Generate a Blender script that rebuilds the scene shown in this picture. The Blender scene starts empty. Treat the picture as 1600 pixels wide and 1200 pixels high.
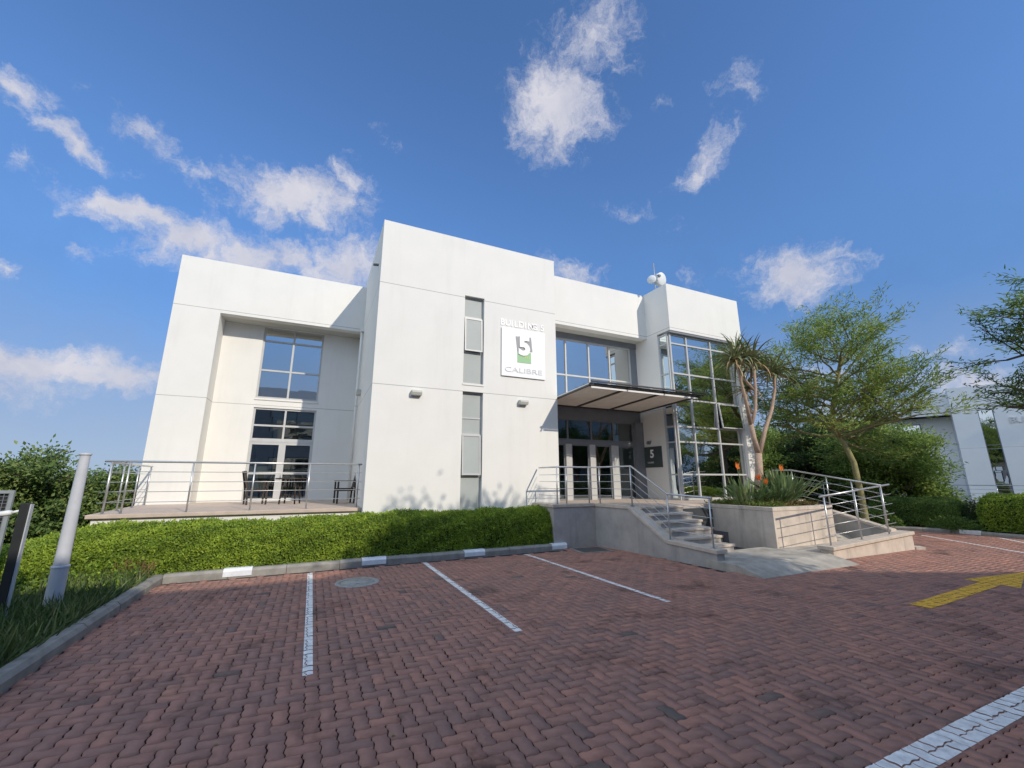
import bpy, bmesh, math, random
import numpy as np
from mathutils import Vector, Matrix, Euler
R = math.radians
scene = bpy.context.scene
col = scene.collection

# ------------------------------------------------------------------ camera
YAW, PITCH, ROLL = R(-25.008), R(12.837), R(0.064)
EYE = Vector((0, 0, 1.8))
_f = Vector((-math.sin(YAW)*math.cos(PITCH), math.cos(YAW)*math.cos(PITCH), math.sin(PITCH)))
_r = Vector((math.cos(YAW), math.sin(YAW), 0))
_d = _f.cross(_r)
_r2 = math.cos(ROLL)*_r + math.sin(ROLL)*_d
_d2 = -math.sin(ROLL)*_r + math.cos(ROLL)*_d
cam_data = bpy.data.cameras.new('camera')
cam = bpy.data.objects.new('camera', cam_data); col.objects.link(cam)
cam_data.sensor_width = 36; cam_data.lens = 652.22/1600*36
cam_data.clip_start = 0.05; cam_data.clip_end = 3000
cam.matrix_world = Matrix(((_r2.x, -_d2.x, -_f.x, EYE.x), (_r2.y, -_d2.y, -_f.y, EYE.y), (_r2.z, -_d2.z, -_f.z, EYE.z), (0, 0, 0, 1)))
scene.camera = cam

# ------------------------------------------------------------------ light
SUN = Vector((0.35, -1.0, 0.62)).normalized()
SUN_EL = math.asin(SUN.z); SUN_AZ = math.atan2(SUN.x, SUN.y)
SUN_STRENGTH = 2.6; SKY_STRENGTH = 0.15; EXPOSURE = 0.37
sl = bpy.data.lights.new('sun', 'SUN'); sl.energy = SUN_STRENGTH; sl.angle = R(0.55); sl.color = (1.0, 0.90, 0.76)
so = bpy.data.objects.new('sun', sl); col.objects.link(so)
so.rotation_euler = SUN.to_track_quat('Z', 'Y').to_euler(); so.location = (20, -40, 40)
scene.view_settings.view_transform = 'Standard'; scene.view_settings.look = 'None'
scene.view_settings.exposure = EXPOSURE; scene.view_settings.gamma = 1
scene.cycles.max_bounces = 8; scene.cycles.transparent_max_bounces = 16
scene.cycles.use_denoising = True

def px_dir(px, py):
    return ((px-800)/652.22*_r2 + (py-600)/652.22*_d2 + _f).normalized()

world = bpy.data.worlds.new('World'); scene.world = world; world.use_nodes = True
wt = world.node_tree; wt.nodes.clear()
def N(t, typ, **kw):
    n = t.nodes.new(typ)
    for k, v in kw.items():
        if k == 'inp':
            for a, b in v.items(): n.inputs[a].default_value = b
        else: setattr(n, k, v)
    return n
def L(t, a, b): t.links.new(a, b)
def math_node(t, op, a, b=None, clamp=False):
    n = t.nodes.new('ShaderNodeMath'); n.operation = op; n.use_clamp = clamp
    for i, v in enumerate((a, b)):
        if v is None: continue
        if isinstance(v, (int, float)): n.inputs[i].default_value = v
        else: t.links.new(v, n.inputs[i])
    return n.outputs[0]
wo = N(wt, 'ShaderNodeOutputWorld'); bg = N(wt, 'ShaderNodeBackground'); L(wt, bg.outputs[0], wo.inputs[0])
sky = N(wt, 'ShaderNodeTexSky', sky_type='NISHITA', sun_disc=False, sun_elevation=SUN_EL, sun_rotation=SUN_AZ,
        altitude=1500, air_density=1.0, dust_density=0.6, ozone_density=3.0)
bg.inputs['Strength'].default_value = SKY_STRENGTH
tc = N(wt, 'ShaderNodeTexCoord')
warp = N(wt, 'ShaderNodeTexNoise', inp={'Scale': 11.0, 'Detail': 6.0, 'Roughness': 0.62}); L(wt, tc.outputs['Generated'], warp.inputs['Vector'])
wsub = N(wt, 'ShaderNodeVectorMath', operation='SUBTRACT'); L(wt, warp.outputs['Color'], wsub.inputs[0]); wsub.inputs[1].default_value = (.5, .5, .5)
wsc = N(wt, 'ShaderNodeVectorMath', operation='SCALE'); L(wt, wsub.outputs[0], wsc.inputs[0]); wsc.inputs['Scale'].default_value = 0.11
wadd = N(wt, 'ShaderNodeVectorMath', operation='ADD'); L(wt, tc.outputs['Generated'], wadd.inputs[0]); L(wt, wsc.outputs[0], wadd.inputs[1])
# clouds: (photo direction, half sizes in px, tilt deg, weight)
CLOUDS = [((868, 168), 88, 78, 20, 1.0), ((925, 60), 85, 90, 60, .62), ((840, 235), 30, 45, 60, .55), ((1150, 138), 48, 34, 10, .5), ((1100, 252), 70, 32, -55, .72), ((1148, 200), 20, 22, 0, .42),
          ((1035, 160), 26, 18, 0, .35), ((612, 208), 26, 34, -40, .4), ((985, 325), 50, 18, 10, .36), ((1060, 360), 40, 26, 0, .33),
          ((20, 140), 80, 45, 40, .72), ((110, 215), 90, 30, 36, .85), ((30, 255), 22, 34, 60, .38),
          ((275, 240), 110, 26, 44, .5), ((205, 335), 95, 32, 22, .95), ((305, 372), 85, 42, 14, .95), ((470, 312), 115, 52, 8, 1.0), ((545, 280), 40, 40, 0, .7),
          ((400, 400), 170, 40, 8, .85), ((540, 420), 90, 55, 0, .9), ((125, 395), 30, 14, 20, .33),
          ((1240, 432), 85, 55, 5, .92), ((1330, 412), 60, 20, -12, .5), ((890, 430), 70, 30, 20, .6), ((1080, 440), 50, 22, 10, .4),
          ((0, 430), 26, 20, 30, .7), ((60, 575), 200, 40, 6, 1.0), ((190, 590), 110, 30, 12, .9), ((40, 600), 160, 50, 2, .6), ((1530, 600), 130, 42, 0, .7), ((1480, 540), 60, 24, 0, .5),
          ((-230, 560), 260, 50, 0, .9), ((1250, 600), 120, 50, 0, .5)]
fieldmax = None
for (p, ra, rb, ang, wgt) in CLOUDS:
    c = px_dir(*p); e3 = c
    right = px_dir(p[0]+5, p[1]) - px_dir(p[0]-5, p[1]); right = (right - right.dot(c)*c).normalized()
    down = c.cross(right)
    if down.dot(_d2) < 0: down = -down
    k = 1/652.22/(1+((p[0]-800)**2+(p[1]-600)**2)/652.22**2)**.75
    a = R(ang); e1 = math.cos(a)*right + math.sin(a)*down; e2 = e3.cross(e1)
    eul = Matrix((e1, e2, e3)).transposed().to_euler('XYZ')
    mp = N(wt, 'ShaderNodeMapping', vector_type='TEXTURE')
    mp.inputs['Location'].default_value = c; mp.inputs['Rotation'].default_value = eul
    mp.inputs['Scale'].default_value = (ra*k*1.45, rb*k*1.45, 0.6)
    L(wt, wadd.outputs[0], mp.inputs['Vector'])
    ln = N(wt, 'ShaderNodeVectorMath', operation='LENGTH'); L(wt, mp.outputs[0], ln.inputs[0])
    f = math_node(wt, 'MULTIPLY', math_node(wt, 'SUBTRACT', 1.0, ln.outputs['Value'], True), wgt)
    fieldmax = f if fieldmax is None else math_node(wt, 'MAXIMUM', fieldmax, f)
fine = N(wt, 'ShaderNodeTexNoise', inp={'Scale': 24.0, 'Detail': 10.0, 'Roughness': 0.70}); L(wt, wadd.outputs[0], fine.inputs['Vector'])
dens = math_node(wt, 'ADD', math_node(wt, 'MULTIPLY', fieldmax, 1.75), math_node(wt, 'MULTIPLY', math_node(wt, 'SUBTRACT', fine.outputs['Fac'], 0.63), 2.3))
gate = math_node(wt, 'MULTIPLY', fieldmax, 9.0, True)
dn = N(wt, 'ShaderNodeMapRange', interpolation_type='SMOOTHSTEP', inp={'From Min': 0.0, 'From Max': 1.15, 'To Min': 0.0, 'To Max': 0.95}); L(wt, dens, dn.inputs['Value'])
dfin = math_node(wt, 'MULTIPLY', dn.outputs[0], gate)
# cloud body a little greyer where it is thick
ctone = N(wt, 'ShaderNodeTexNoise', inp={'Scale': 14.0, 'Detail': 4.0}); L(wt, wadd.outputs[0], ctone.inputs['Vector'])
cmix = N(wt, 'ShaderNodeMix', data_type='RGBA'); L(wt, ctone.outputs['Fac'], cmix.inputs['Factor'])
CL = 1/SKY_STRENGTH/2**EXPOSURE
cmix.inputs['A'].default_value = (.42*CL, .46*CL, .60*CL, 1); cmix.inputs['B'].default_value = (.86*CL, .83*CL, .86*CL, 1)
stint = N(wt, 'ShaderNodeMix', data_type='RGBA', blend_type='MULTIPLY'); stint.inputs['Factor'].default_value = 1
L(wt, sky.outputs[0], stint.inputs['A']); stint.inputs['B'].default_value = (.78, 1.0, 1.20, 1)
# unseen bright decks added as fill light, overhead and behind the viewer's left shoulder
def cone(c, lo, hi):
    dp = N(wt, 'ShaderNodeVectorMath', operation='DOT_PRODUCT'); L(wt, wadd.outputs[0], dp.inputs[0]); dp.inputs[1].default_value = Vector(c).normalized()
    m_ = N(wt, 'ShaderNodeMapRange', interpolation_type='SMOOTHSTEP', inp={'From Min': lo, 'From Max': hi, 'To Min': 0.0, 'To Max': .95}); L(wt, dp.outputs['Value'], m_.inputs['Value']); return m_.outputs[0]
fill_deck = math_node(wt, 'MAXIMUM', cone((-.12, -.25, 1), .90, .955), cone((-.85, -.45, .4), .60, .80))
dfin = math_node(wt, 'MAXIMUM', dfin, fill_deck)
fill_deck_col = N(wt, 'ShaderNodeMix', data_type='RGBA'); L(wt, fill_deck, fill_deck_col.inputs['Factor']); L(wt, cmix.outputs['Result'], fill_deck_col.inputs['A']); fill_deck_col.inputs['B'].default_value = (.88*CL, 1.07*CL, 1.34*CL, 1)
cmix = fill_deck_col
skymix = N(wt, 'ShaderNodeMix', data_type='RGBA'); L(wt, dfin, skymix.inputs['Factor']); L(wt, cmix.outputs['Result'], skymix.inputs['B'])
# grey blue cloud base low over the horizon
zx = N(wt, 'ShaderNodeSeparateXYZ'); L(wt, wadd.outputs[0], zx.inputs[0])
low = N(wt, 'ShaderNodeMapRange', interpolation_type='SMOOTHSTEP', inp={'From Min': .05, 'From Max': .72, 'To Min': .93, 'To Max': 0.0}); L(wt, zx.outputs['Z'], low.inputs['Value'])
lowmix = N(wt, 'ShaderNodeMix', data_type='RGBA'); L(wt, low.outputs[0], lowmix.inputs['Factor']); L(wt, stint.outputs['Result'], lowmix.inputs['A'])
lr = N(wt, 'ShaderNodeValToRGB'); L(wt, zx.outputs['Z'], lr.inputs[0]); lr.color_ramp.elements[0].position = .07; lr.color_ramp.elements[0].color = (.32, .40, .57, 1); lr.color_ramp.elements[1].position = .34; lr.color_ramp.elements[1].color = (.095, .21, .45, 1)
lsc = N(wt, 'ShaderNodeVectorMath', operation='SCALE'); lsc.inputs['Scale'].default_value = CL; L(wt, lr.outputs[0], lsc.inputs[0]); L(wt, lsc.outputs[0], lowmix.inputs['B'])
L(wt, lowmix.outputs['Result'], skymix.inputs['A']); L(wt, skymix.outputs['Result'], bg.inputs['Color'])

# ------------------------------------------------------------------ materials
MATS = {}
def mat(name, color, rough=.7, var=.12, scale=6.0, bump=0.0, bscale=80.0, metal=0.0, spec=.4, tone=None, joints=None, stain=0.0, trans=0.0):
    if name in MATS: return MATS[name]
    m = bpy.data.materials.new(name); m.use_nodes = True; t = m.node_tree
    b = t.nodes['Principled BSDF']; out = t.nodes['Material Output']
    b.inputs['Roughness'].default_value = rough; b.inputs['Metallic'].default_value = metal
    b.inputs['Specular IOR Level'].default_value = spec
    co = N(t, 'ShaderNodeTexCoord')
    n1 = N(t, 'ShaderNodeTexNoise', inp={'Scale': scale, 'Detail': 5.0, 'Roughness': .6}); L(t, co.outputs['Object'], n1.inputs['Vector'])
    mr = N(t, 'ShaderNodeMapRange', inp={'From Min': .3, 'From Max': .7, 'To Min': 1-var, 'To Max': 1+var}); L(t, n1.outputs['Fac'], mr.inputs['Value'])
    mul = N(t, 'ShaderNodeMix', data_type='RGBA', blend_type='MULTIPLY'); mul.inputs['Factor'].default_value = 1
    mul.inputs['A'].default_value = (*color, 1); L(t, mr.outputs[0], mul.inputs['B'])
    cur = mul.outputs['Result']
    if tone:
        at = N(t, 'ShaderNodeAttribute', attribute_name='tone')
        ramp = N(t, 'ShaderNodeValToRGB'); e = ramp.color_ramp.elements
        e[0].position = 0; e[0].color = (*tone[0], 1); e[1].position = 1; e[1].color = (*tone[-1], 1)
        for i, cc in enumerate(tone[1:-1]):
            q = e.new((i+1)/(len(tone)-1)); q.color = (*cc, 1)
        L(t, at.outputs['Fac'], ramp.inputs['Fac']); L(t, ramp.outputs[0], mul.inputs['A'])
    if stain:
        n2 = N(t, 'ShaderNodeTexNoise', inp={'Scale': 1.0, 'Detail': 4.0, 'Roughness': .65})
        mp = N(t, 'ShaderNodeMapping'); mp.inputs['Scale'].default_value = (3.5, 3.5, .35); L(t, co.outputs['Object'], mp.inputs['Vector']); L(t, mp.outputs[0], n2.inputs['Vector'])
        m2 = N(t, 'ShaderNodeMapRange', inp={'From Min': .52, 'From Max': .8, 'To Min': 1, 'To Max': 1-stain}); L(t, n2.outputs['Fac'], m2.inputs['Value'])
        x = N(t, 'ShaderNodeMix', data_type='RGBA', blend_type='MULTIPLY'); x.inputs['Factor'].default_value = 1; L(t, cur, x.inputs['A']); L(t, m2.outputs[0], x.inputs['B']); cur = x.outputs['Result']
    if joints:
        sx = N(t, 'ShaderNodeSeparateXYZ'); L(t, co.outputs['Object'], sx.inputs[0]); acc = None
        for z in joints:
            v = math_node(t, 'LESS_THAN', math_node(t, 'ABSOLUTE', math_node(t, 'SUBTRACT', sx.outputs['Z'], z)), 0.009)
            acc = v if acc is None else math_node(t, 'MAXIMUM', acc, v)
        x = N(t, 'ShaderNodeMix', data_type='RGBA'); L(t, acc, x.inputs['Factor']); L(t, cur, x.inputs['A']); x.inputs['B'].default_value = (color[0]*.5, color[1]*.5, color[2]*.5, 1); cur = x.outputs['Result']
    L(t, cur, b.inputs['Base Color'])
    if bump:
        nb = N(t, 'ShaderNodeTexNoise', inp={'Scale': bscale, 'Detail': 4.0}); L(t, co.outputs['Object'], nb.inputs['Vector'])
        bp = N(t, 'ShaderNodeBump', inp={'Strength': bump, 'Distance': .01}); L(t, nb.outputs['Fac'], bp.inputs['Height']); L(t, bp.outputs[0], b.inputs['Normal'])
    if trans:
        tr = N(t, 'ShaderNodeBsdfTranslucent'); L(t, cur, tr.inputs['Color'])
        ms = N(t, 'ShaderNodeMixShader'); ms.inputs[0].default_value = trans
        L(t, b.outputs[0], ms.inputs[1]); L(t, tr.outputs[0], ms.inputs[2]); L(t, ms.outputs[0], out.inputs[0])
    MATS[name] = m; return m
def glass(name, refl, tint, gcol=(.8, .88, .95), rough=0.0):
    m = bpy.data.materials.new(name); m.use_nodes = True; t = m.node_tree; t.nodes.remove(t.nodes['Principled BSDF']); out = t.nodes['Material Output']
    tr = N(t, 'ShaderNodeBsdfTransparent'); tr.inputs[0].default_value = (*tint, 1)
    gl = N(t, 'ShaderNodeBsdfGlossy'); gl.inputs['Color'].default_value = (*gcol, 1); gl.inputs['Roughness'].default_value = rough
    co = N(t, 'ShaderNodeTexCoord'); nz = N(t, 'ShaderNodeTexNoise', inp={'Scale': .9, 'Detail': 1.0}); L(t, co.outputs['Object'], nz.inputs['Vector'])
    bp = N(t, 'ShaderNodeBump', inp={'Strength': .06, 'Distance': .05}); L(t, nz.outputs['Fac'], bp.inputs['Height']); L(t, bp.outputs[0], gl.inputs['Normal'])
    fr = N(t, 'ShaderNodeFresnel', inp={'IOR': 1.5})
    fac = math_node(t, 'ADD', fr.outputs[0], refl, True)
    ms = N(t, 'ShaderNodeMixShader'); L(t, fac, ms.inputs[0]); L(t, tr.outputs[0], ms.inputs[1]); L(t, gl.outputs[0], ms.inputs[2]); L(t, ms.outputs[0], out.inputs[0])
    return m

M = dict(
    wall=mat('white_render', (.755, .745, .70), .85, .025, 1.2, .08, 220, joints=(4.28, 7.2), stain=.055),
    wallbg=mat('white_render_far', (.82, .82, .82), .85, .03, 1.0, joints=(4.2, 7.3)),
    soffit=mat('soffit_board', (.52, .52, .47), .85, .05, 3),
    frame=mat('pale_aluminium', (.50, .505, .495), .42, .05, 4, spec=.5),
    frame_dark=mat('grey_aluminium', (.20, .215, .235), .4, .06, 4),
    steel=mat('brushed_steel', (.56, .56, .55), .34, .08, 20, metal=.65),
    concrete=mat('kerb_concrete', (.29, .275, .245), .9, .22, 5, .35, 90, stain=.2),
    plaster=mat('grey_plaster', (.40, .375, .345), .9, .14, 2.5, .25, 60, stain=.3),
    planter=mat('planter_plaster', (.58, .50, .42), .9, .16, 2.5, .25, 60, stain=.45),
    coping=mat('coping_stone', (.55, .47, .385), .85, .15, 6, .3, 70),
    landing=mat('landing_concrete', (.40, .365, .31), .9, .28, 3.0, .4, 50, stain=.3),
    tile=mat('terrace_tile', (.52, .42, .34), .8, .1, 5),
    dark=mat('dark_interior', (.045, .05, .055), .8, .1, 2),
    interior=mat('interior_plaster', (.30, .32, .33), .85, .1, 2),
    darkmetal=mat('dark_canopy_steel', (.07, .065, .062), .5, .1, 8),
    canopy=mat('canopy_lining', (.84, .79, .72), .8, .08, 4),
    white=mat('white_paint', (.80, .80, .79), .6, .03, 9),
    lamp_white=mat('grey_powder_coat', (.52, .54, .57), .5, .06, 6, stain=.12),
    black=mat('black_post_paint', (.022, .024, .024), .55, .2, 6),
    soil=mat('soil', (.075, .05, .034), .95, .35, 6, .8, 30),
    bark=mat('brown_bark', (.16, .12, .085), .9, .25, 9, .8, 40),
    aloebark=mat('aloe_bark', (.42, .30, .22), .85, .22, 10, .5, 40),
    feverbark=mat('yellow_green_bark', (.24, .22, .10), .8, .25, 8, .5, 40),
    wood=mat('dark_stained_wood', (.035, .024, .02), .5, .3, 14),
    iron=mat('cast_iron', (.16, .15, .14), .75, .25, 20, .6, 60),
    manhole=mat('manhole_concrete', (.36, .35, .31), .9, .2, 12, .5, 50),
    paint=mat('worn_white_paint', (.80, .78, .74), .75, .22, 14, .2, 120, stain=0),
    yellow=mat('worn_yellow_paint', (.86, .47, .04), .75, .22, 14, .2, 120),
    plate=mat('bay_plate_paint', (.74, .76, .78), .7, .1, 9),
    dish=mat('dish_plastic', (.72, .74, .72), .5, .04, 5),
    signwhite=mat('sign_white', (.86, .86, .86), .4, .01, 3),
    signgrey=mat('sign_grey', (.30, .31, .32), .5, .03, 3),
    signgreen=mat('sign_green', (.30, .52, .28), .5, .03, 3),
    signpale=mat('sign_pale_grey', (.66, .66, .67), .5, .03, 3),
    plaque=mat('plaque_slate', (.06, .075, .072), .45, .1, 5),
    pale=mat('pale_blind_glass', (.40, .43, .415), .5, .05, 1.2, spec=.2),
    leaf_hedge=mat('hedge_leaf', (.1, .2, .03), .55, .12, 3, tone=((.11, .18, .024), (.28, .40, .042), (.50, .60, .075)), trans=.38),
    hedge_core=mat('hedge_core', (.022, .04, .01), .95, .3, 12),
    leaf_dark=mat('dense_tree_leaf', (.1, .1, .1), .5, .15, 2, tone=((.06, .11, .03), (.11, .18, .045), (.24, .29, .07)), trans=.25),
    leaf_acacia=mat('acacia_leaf', (.1, .1, .1), .6, .15, 2, tone=((.10, .18, .045), (.20, .31, .07), (.40, .48, .11)), trans=.42),
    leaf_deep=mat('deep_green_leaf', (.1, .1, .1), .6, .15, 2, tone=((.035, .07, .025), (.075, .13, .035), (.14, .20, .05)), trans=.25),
    aloeleaf=mat('aloe_leaf', (.1, .1, .1), .5, .15, 3, tone=((.13, .17, .08), (.24, .28, .13), (.40, .26, .13)), trans=.08),
    strelleaf=mat('strelitzia_leaf', (.1, .1, .1), .42, .12, 3, tone=((.07, .13, .04), (.16, .23, .09), (.38, .40, .17)), trans=.15),
    flower=mat('orange_petal', (.90, .27, .04), .55, .1, 9, trans=.2),
    cover=mat('ground_cover_leaf', (.1, .1, .1), .6, .1, 3, tone=((.28, .15, .07), (.20, .22, .05), (.16, .24, .05)), trans=.2),
    grass=mat('grass_blade', (.1, .1, .1), .6, .1, 3, tone=((.06, .12, .035), (.13, .20, .06), (.34, .33, .16)), trans=.25),
    dry=mat('dry_twig', (.34, .20, .10), .9, .2, 8),
)
M['glass_up'] = glass('blue_reflective_glass', .54, (.17, .205, .225), (.95, .95, .92))
M['glass_low'] = glass('clear_dark_glass', .12, (.46, .51, .50), (.75, .85, .90))

# ------------------------------------------------------------------ mesh helpers
class MB:
    def __init__(s): s.v = []; s.f = []; s.t = []; s.smooth = []
    def add(s, vs, fs, tone=0.5, smooth=False):
        o = len(s.v); s.v += [tuple(map(float, v)) for v in vs]; s.t += [tone]*len(vs)
        for f in fs: s.f.append(tuple(i+o for i in f)); s.smooth.append(smooth)
        return s
    def box(s, x0, x1, y0, y1, z0, z1):
        vs = [(x, y, z) for z in (z0, z1) for y in (y0, y1) for x in (x0, x1)]
        return s.add(vs, [(0, 2, 3, 1), (4, 5, 7, 6), (0, 1, 5, 4), (2, 6, 7, 3), (0, 4, 6, 2), (1, 3, 7, 5)])
    def obox(s, T, u0, u1, v0, v1, w0, w1):
        vs = [T(u, v, w) for v in (v0, v1) for w in (w0, w1) for u in (u0, u1)]
        return s.add(vs, [(0, 2, 3, 1), (4, 5, 7, 6), (0, 1, 5, 4), (2, 6, 7, 3), (0, 4, 6, 2), (1, 3, 7, 5)])
    def prism(s, poly, z0, z1):
        n = len(poly); z0 = z0 if hasattr(z0, '__len__') else [z0]*n; z1 = z1 if hasattr(z1, '__len__') else [z1]*n
        vs = [(p[0], p[1], z0[i]) for i, p in enumerate(poly)] + [(p[0], p[1], z1[i]) for i, p in enumerate(poly)]
        fs = [tuple(range(n))[::-1], tuple(range(n, 2*n))] + [(i, (i+1) % n, n+(i+1) % n, n+i) for i in range(n)]
        return s.add(vs, fs)
    def profile(s, pts, off):  # polygon in space swept along a vector
        n = len(pts); off = Vector(off); vs = [Vector(p) for p in pts]; vs = vs+[v+off for v in vs]
        return s.add(vs, [tuple(range(n))[::-1], tuple(range(n, 2*n))]+[(i, (i+1) % n, n+(i+1) % n, n+i) for i in range(n)])
    def tube(s, pts, rad, n=8, caps=True, tone=.5, smooth=True):
        pts = [Vector(p) for p in pts]; rad = rad if hasattr(rad, '__len__') else [rad]*len(pts)
        vs = []; up = None
        for i, p in enumerate(pts):
            if i == 0: d = pts[1]-p
            elif i == len(pts)-1: d = p-pts[i-1]
            else: d = (pts[i+1]-p).normalized()+(p-pts[i-1]).normalized()
            d = d.normalized() if d.length > 1e-9 else Vector((0, 0, 1))
            if up is None: up = Vector((0, 0, 1)) if abs(d.z) < .9 else Vector((1, 0, 0))
            a = d.cross(up).normalized(); b = a.cross(d).normalized(); up = b
            for k in range(n):
                t = 2*math.pi*k/n; vs.append(p+rad[i]*(math.cos(t)*a+math.sin(t)*b))
        fs = [(i*n+k, i*n+(k+1) % n, (i+1)*n+(k+1) % n, (i+1)*n+k) for i in range(len(pts)-1) for k in range(n)]
        s.add(vs, fs, tone, smooth)
        if caps:
            o = len(s.v)-len(vs)
            s.f.append(tuple(o+k for k in range(n))); s.smooth.append(False)
            s.f.append(tuple(o+(len(pts)-1)*n+k for k in range(n))[::-1]); s.smooth.append(False)
        return s
    def lathe(s, prof, c, n=24, tone=.5):
        vs = [(c[0]+r*math.cos(2*math.pi*k/n), c[1]+r*math.sin(2*math.pi*k/n), c[2]+z) for r, z in prof for k in range(n)]
        fs = [(i*n+k, i*n+(k+1) % n, (i+1)*n+(k+1) % n, (i+1)*n+k) for i in range(len(prof)-1) for k in range(n)]
        return s.add(vs, fs, tone, True)
    def build(s, name, m, parent=None, bevel=0, recalc=True):
        me = bpy.data.meshes.new(name); off = Vector((0, 0, 0)); p = parent
        while p is not None: off += p.location; p = p.parent
        me.from_pydata([(v[0]-off.x, v[1]-off.y, v[2]-off.z) for v in s.v], [], s.f)
        a = me.attributes.new('tone', 'FLOAT', 'POINT'); a.data.foreach_set('value', s.t)
        me.polygons.foreach_set('use_smooth', s.smooth)
        if recalc and len(s.v) < 60000:
            b = bmesh.new(); b.from_mesh(me); bmesh.ops.recalc_face_normals(b, faces=b.faces); b.to_mesh(me); b.free()
        me.materials.append(m); o = bpy.data.objects.new(name, me); col.objects.link(o); o.parent = parent
        if bevel:
            md = o.modifiers.new('edge', 'BEVEL'); md.width = bevel; md.segments = 2; md.limit_method = 'ANGLE'; md.angle_limit = R(40)
        return o
def thing(name, label, cat, loc=(0, 0, 0), group=None):
    o = bpy.data.objects.new(name, None); col.objects.link(o); o.location = loc; o.empty_display_size = .2
    return tag(o, label, cat, group)
def tag(o, label, cat, group=None):
    o['label'] = label; o['category'] = cat
    if group: o['group'] = group
    return o
def kind(o, k): o['kind'] = k; return o
def FY(y): return lambda u, v, w: (u, y+w, v)      # facade facing -Y: u = X, v = Z, w = inward
def FX(x): return lambda u, v, w: (x+w, u, v)      # facade facing -X: u = Y
def FXp(x): return lambda u, v, w: (x-w, u, v)     # facade facing +X
def panel(mb, T, u0, u1, v0, v1, holes, th):
    us = sorted({u0, u1, *[h[0] for h in holes], *[h[1] for h in holes]}); vs = sorted({v0, v1, *[h[2] for h in holes], *[h[3] for h in holes]})
    solid = {}
    for i in range(len(us)-1):
        for j in range(len(vs)-1):
            cu, cv = (us[i]+us[i+1])/2, (vs[j]+vs[j+1])/2
            solid[i, j] = not any(h[0] < cu < h[1] and h[2] < cv < h[3] for h in holes)
    for (i, j), ok in solid.items():
        if not ok: continue
        a, b, c, d = us[i], us[i+1], vs[j], vs[j+1]
        mb.add([T(a, c, 0), T(b, c, 0), T(b, d, 0), T(a, d, 0)], [(0, 1, 2, 3)]); mb.add([T(a, c, th), T(b, c, th), T(b, d, th), T(a, d, th)], [(3, 2, 1, 0)])
        for (di, dj, e) in ((-1, 0, ((a, c), (a, d))), (1, 0, ((b, c), (b, d))), (0, -1, ((a, c), (b, c))), (0, 1, ((a, d), (b, d)))):
            if not solid.get((i+di, j+dj), False):
                (p, q), (r_, s_) = e; mb.add([T(p, q, 0), T(r_, s_, 0), T(r_, s_, th), T(p, q, th)], [(0, 1, 2, 3)])
def window(parent, T, u0, u1, v0, v1, ub=(), vb=(), fw=.05, w0=.06, dep=.07, gl='glass_up', fm='frame', name='window', vmain=None):
    """frame with bars (u positions ub, v positions vb) and one pane behind"""
    f = MB()
    f.obox(T, u0, u0+fw, v0, v1, w0, w0+dep); f.obox(T, u1-fw, u1, v0, v1, w0, w0+dep)
    f.obox(T, u0+fw, u1-fw, v0, v0+fw, w0, w0+dep); f.obox(T, u0+fw, u1-fw, v1-fw, v1, w0, w0+dep)
    for u in ub: f.obox(T, u-fw/2, u+fw/2, v0+fw, v1-fw, w0+.004, w0+dep-.004)
    for v in vb:
        v, h = v if hasattr(v, '__len__') else (v, fw)
        f.obox(T, u0+fw, u1-fw, v-h/2, v+h/2, w0+.008, w0+dep-.008)
    o = f.build(name, M[fm], parent)
    p = MB(); g = w0+dep*.55
    us = [u0+fw*.5, *sorted(ub), u1-fw*.5]
    vs = [v0+fw*.5, *sorted(x[0] if hasattr(x, '__len__') else x for x in vb), v1-fw*.5]
    rr = random.Random(int(u0*100+v0*10))
    for i in range(len(us)-1):
        for j in range(len(vs)-1):   # every pane of glass sits a hair out of true
            q = [rr.uniform(-.003, .003) for _ in range(4)]
            p.add([T(us[i], vs[j], g+q[0]), T(us[i+1], vs[j], g+q[1]), T(us[i+1], vs[j+1], g+q[2]), T(us[i], vs[j+1], g+q[3])], [(0, 1, 2), (0, 2, 3)])
    pane = p.build('pane', M[gl], o, recalc=False)
    return o
def text_mesh(name, body, size, m, T, u, v, w, depth=.02, parent=None, align='LEFT', width=None, bold=0.0):
    c = bpy.data.curves.new(name, 'FONT'); c.body = body; c.size = size; c.extrude = depth/2; c.align_x = align; c.offset = bold; c.resolution_u = 3
    to = bpy.data.objects.new('tmp', c); col.objects.link(to); bpy.context.view_layer.update()
    me = to.to_mesh(); vs = [tuple(x.co) for x in me.vertices]; fs = [tuple(p.vertices) for p in me.polygons]; to.to_mesh_clear(); bpy.data.objects.remove(to)
    xs = [a[0] for a in vs]; k = 1 if width is None else width/(max(xs)-min(xs)); x0 = min(xs) if align == 'LEFT' else 0
    mb = MB(); mb.add([T(u+(a[0]-x0)*k, v+a[1], w-depth/2-a[2]) for a in vs], fs)
    return mb.build(name, m, parent)
rng = np.random.default_rng(7); random.seed(7)
def unit(a): return a/np.maximum(np.linalg.norm(a, axis=1, keepdims=True), 1e-9)
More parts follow.
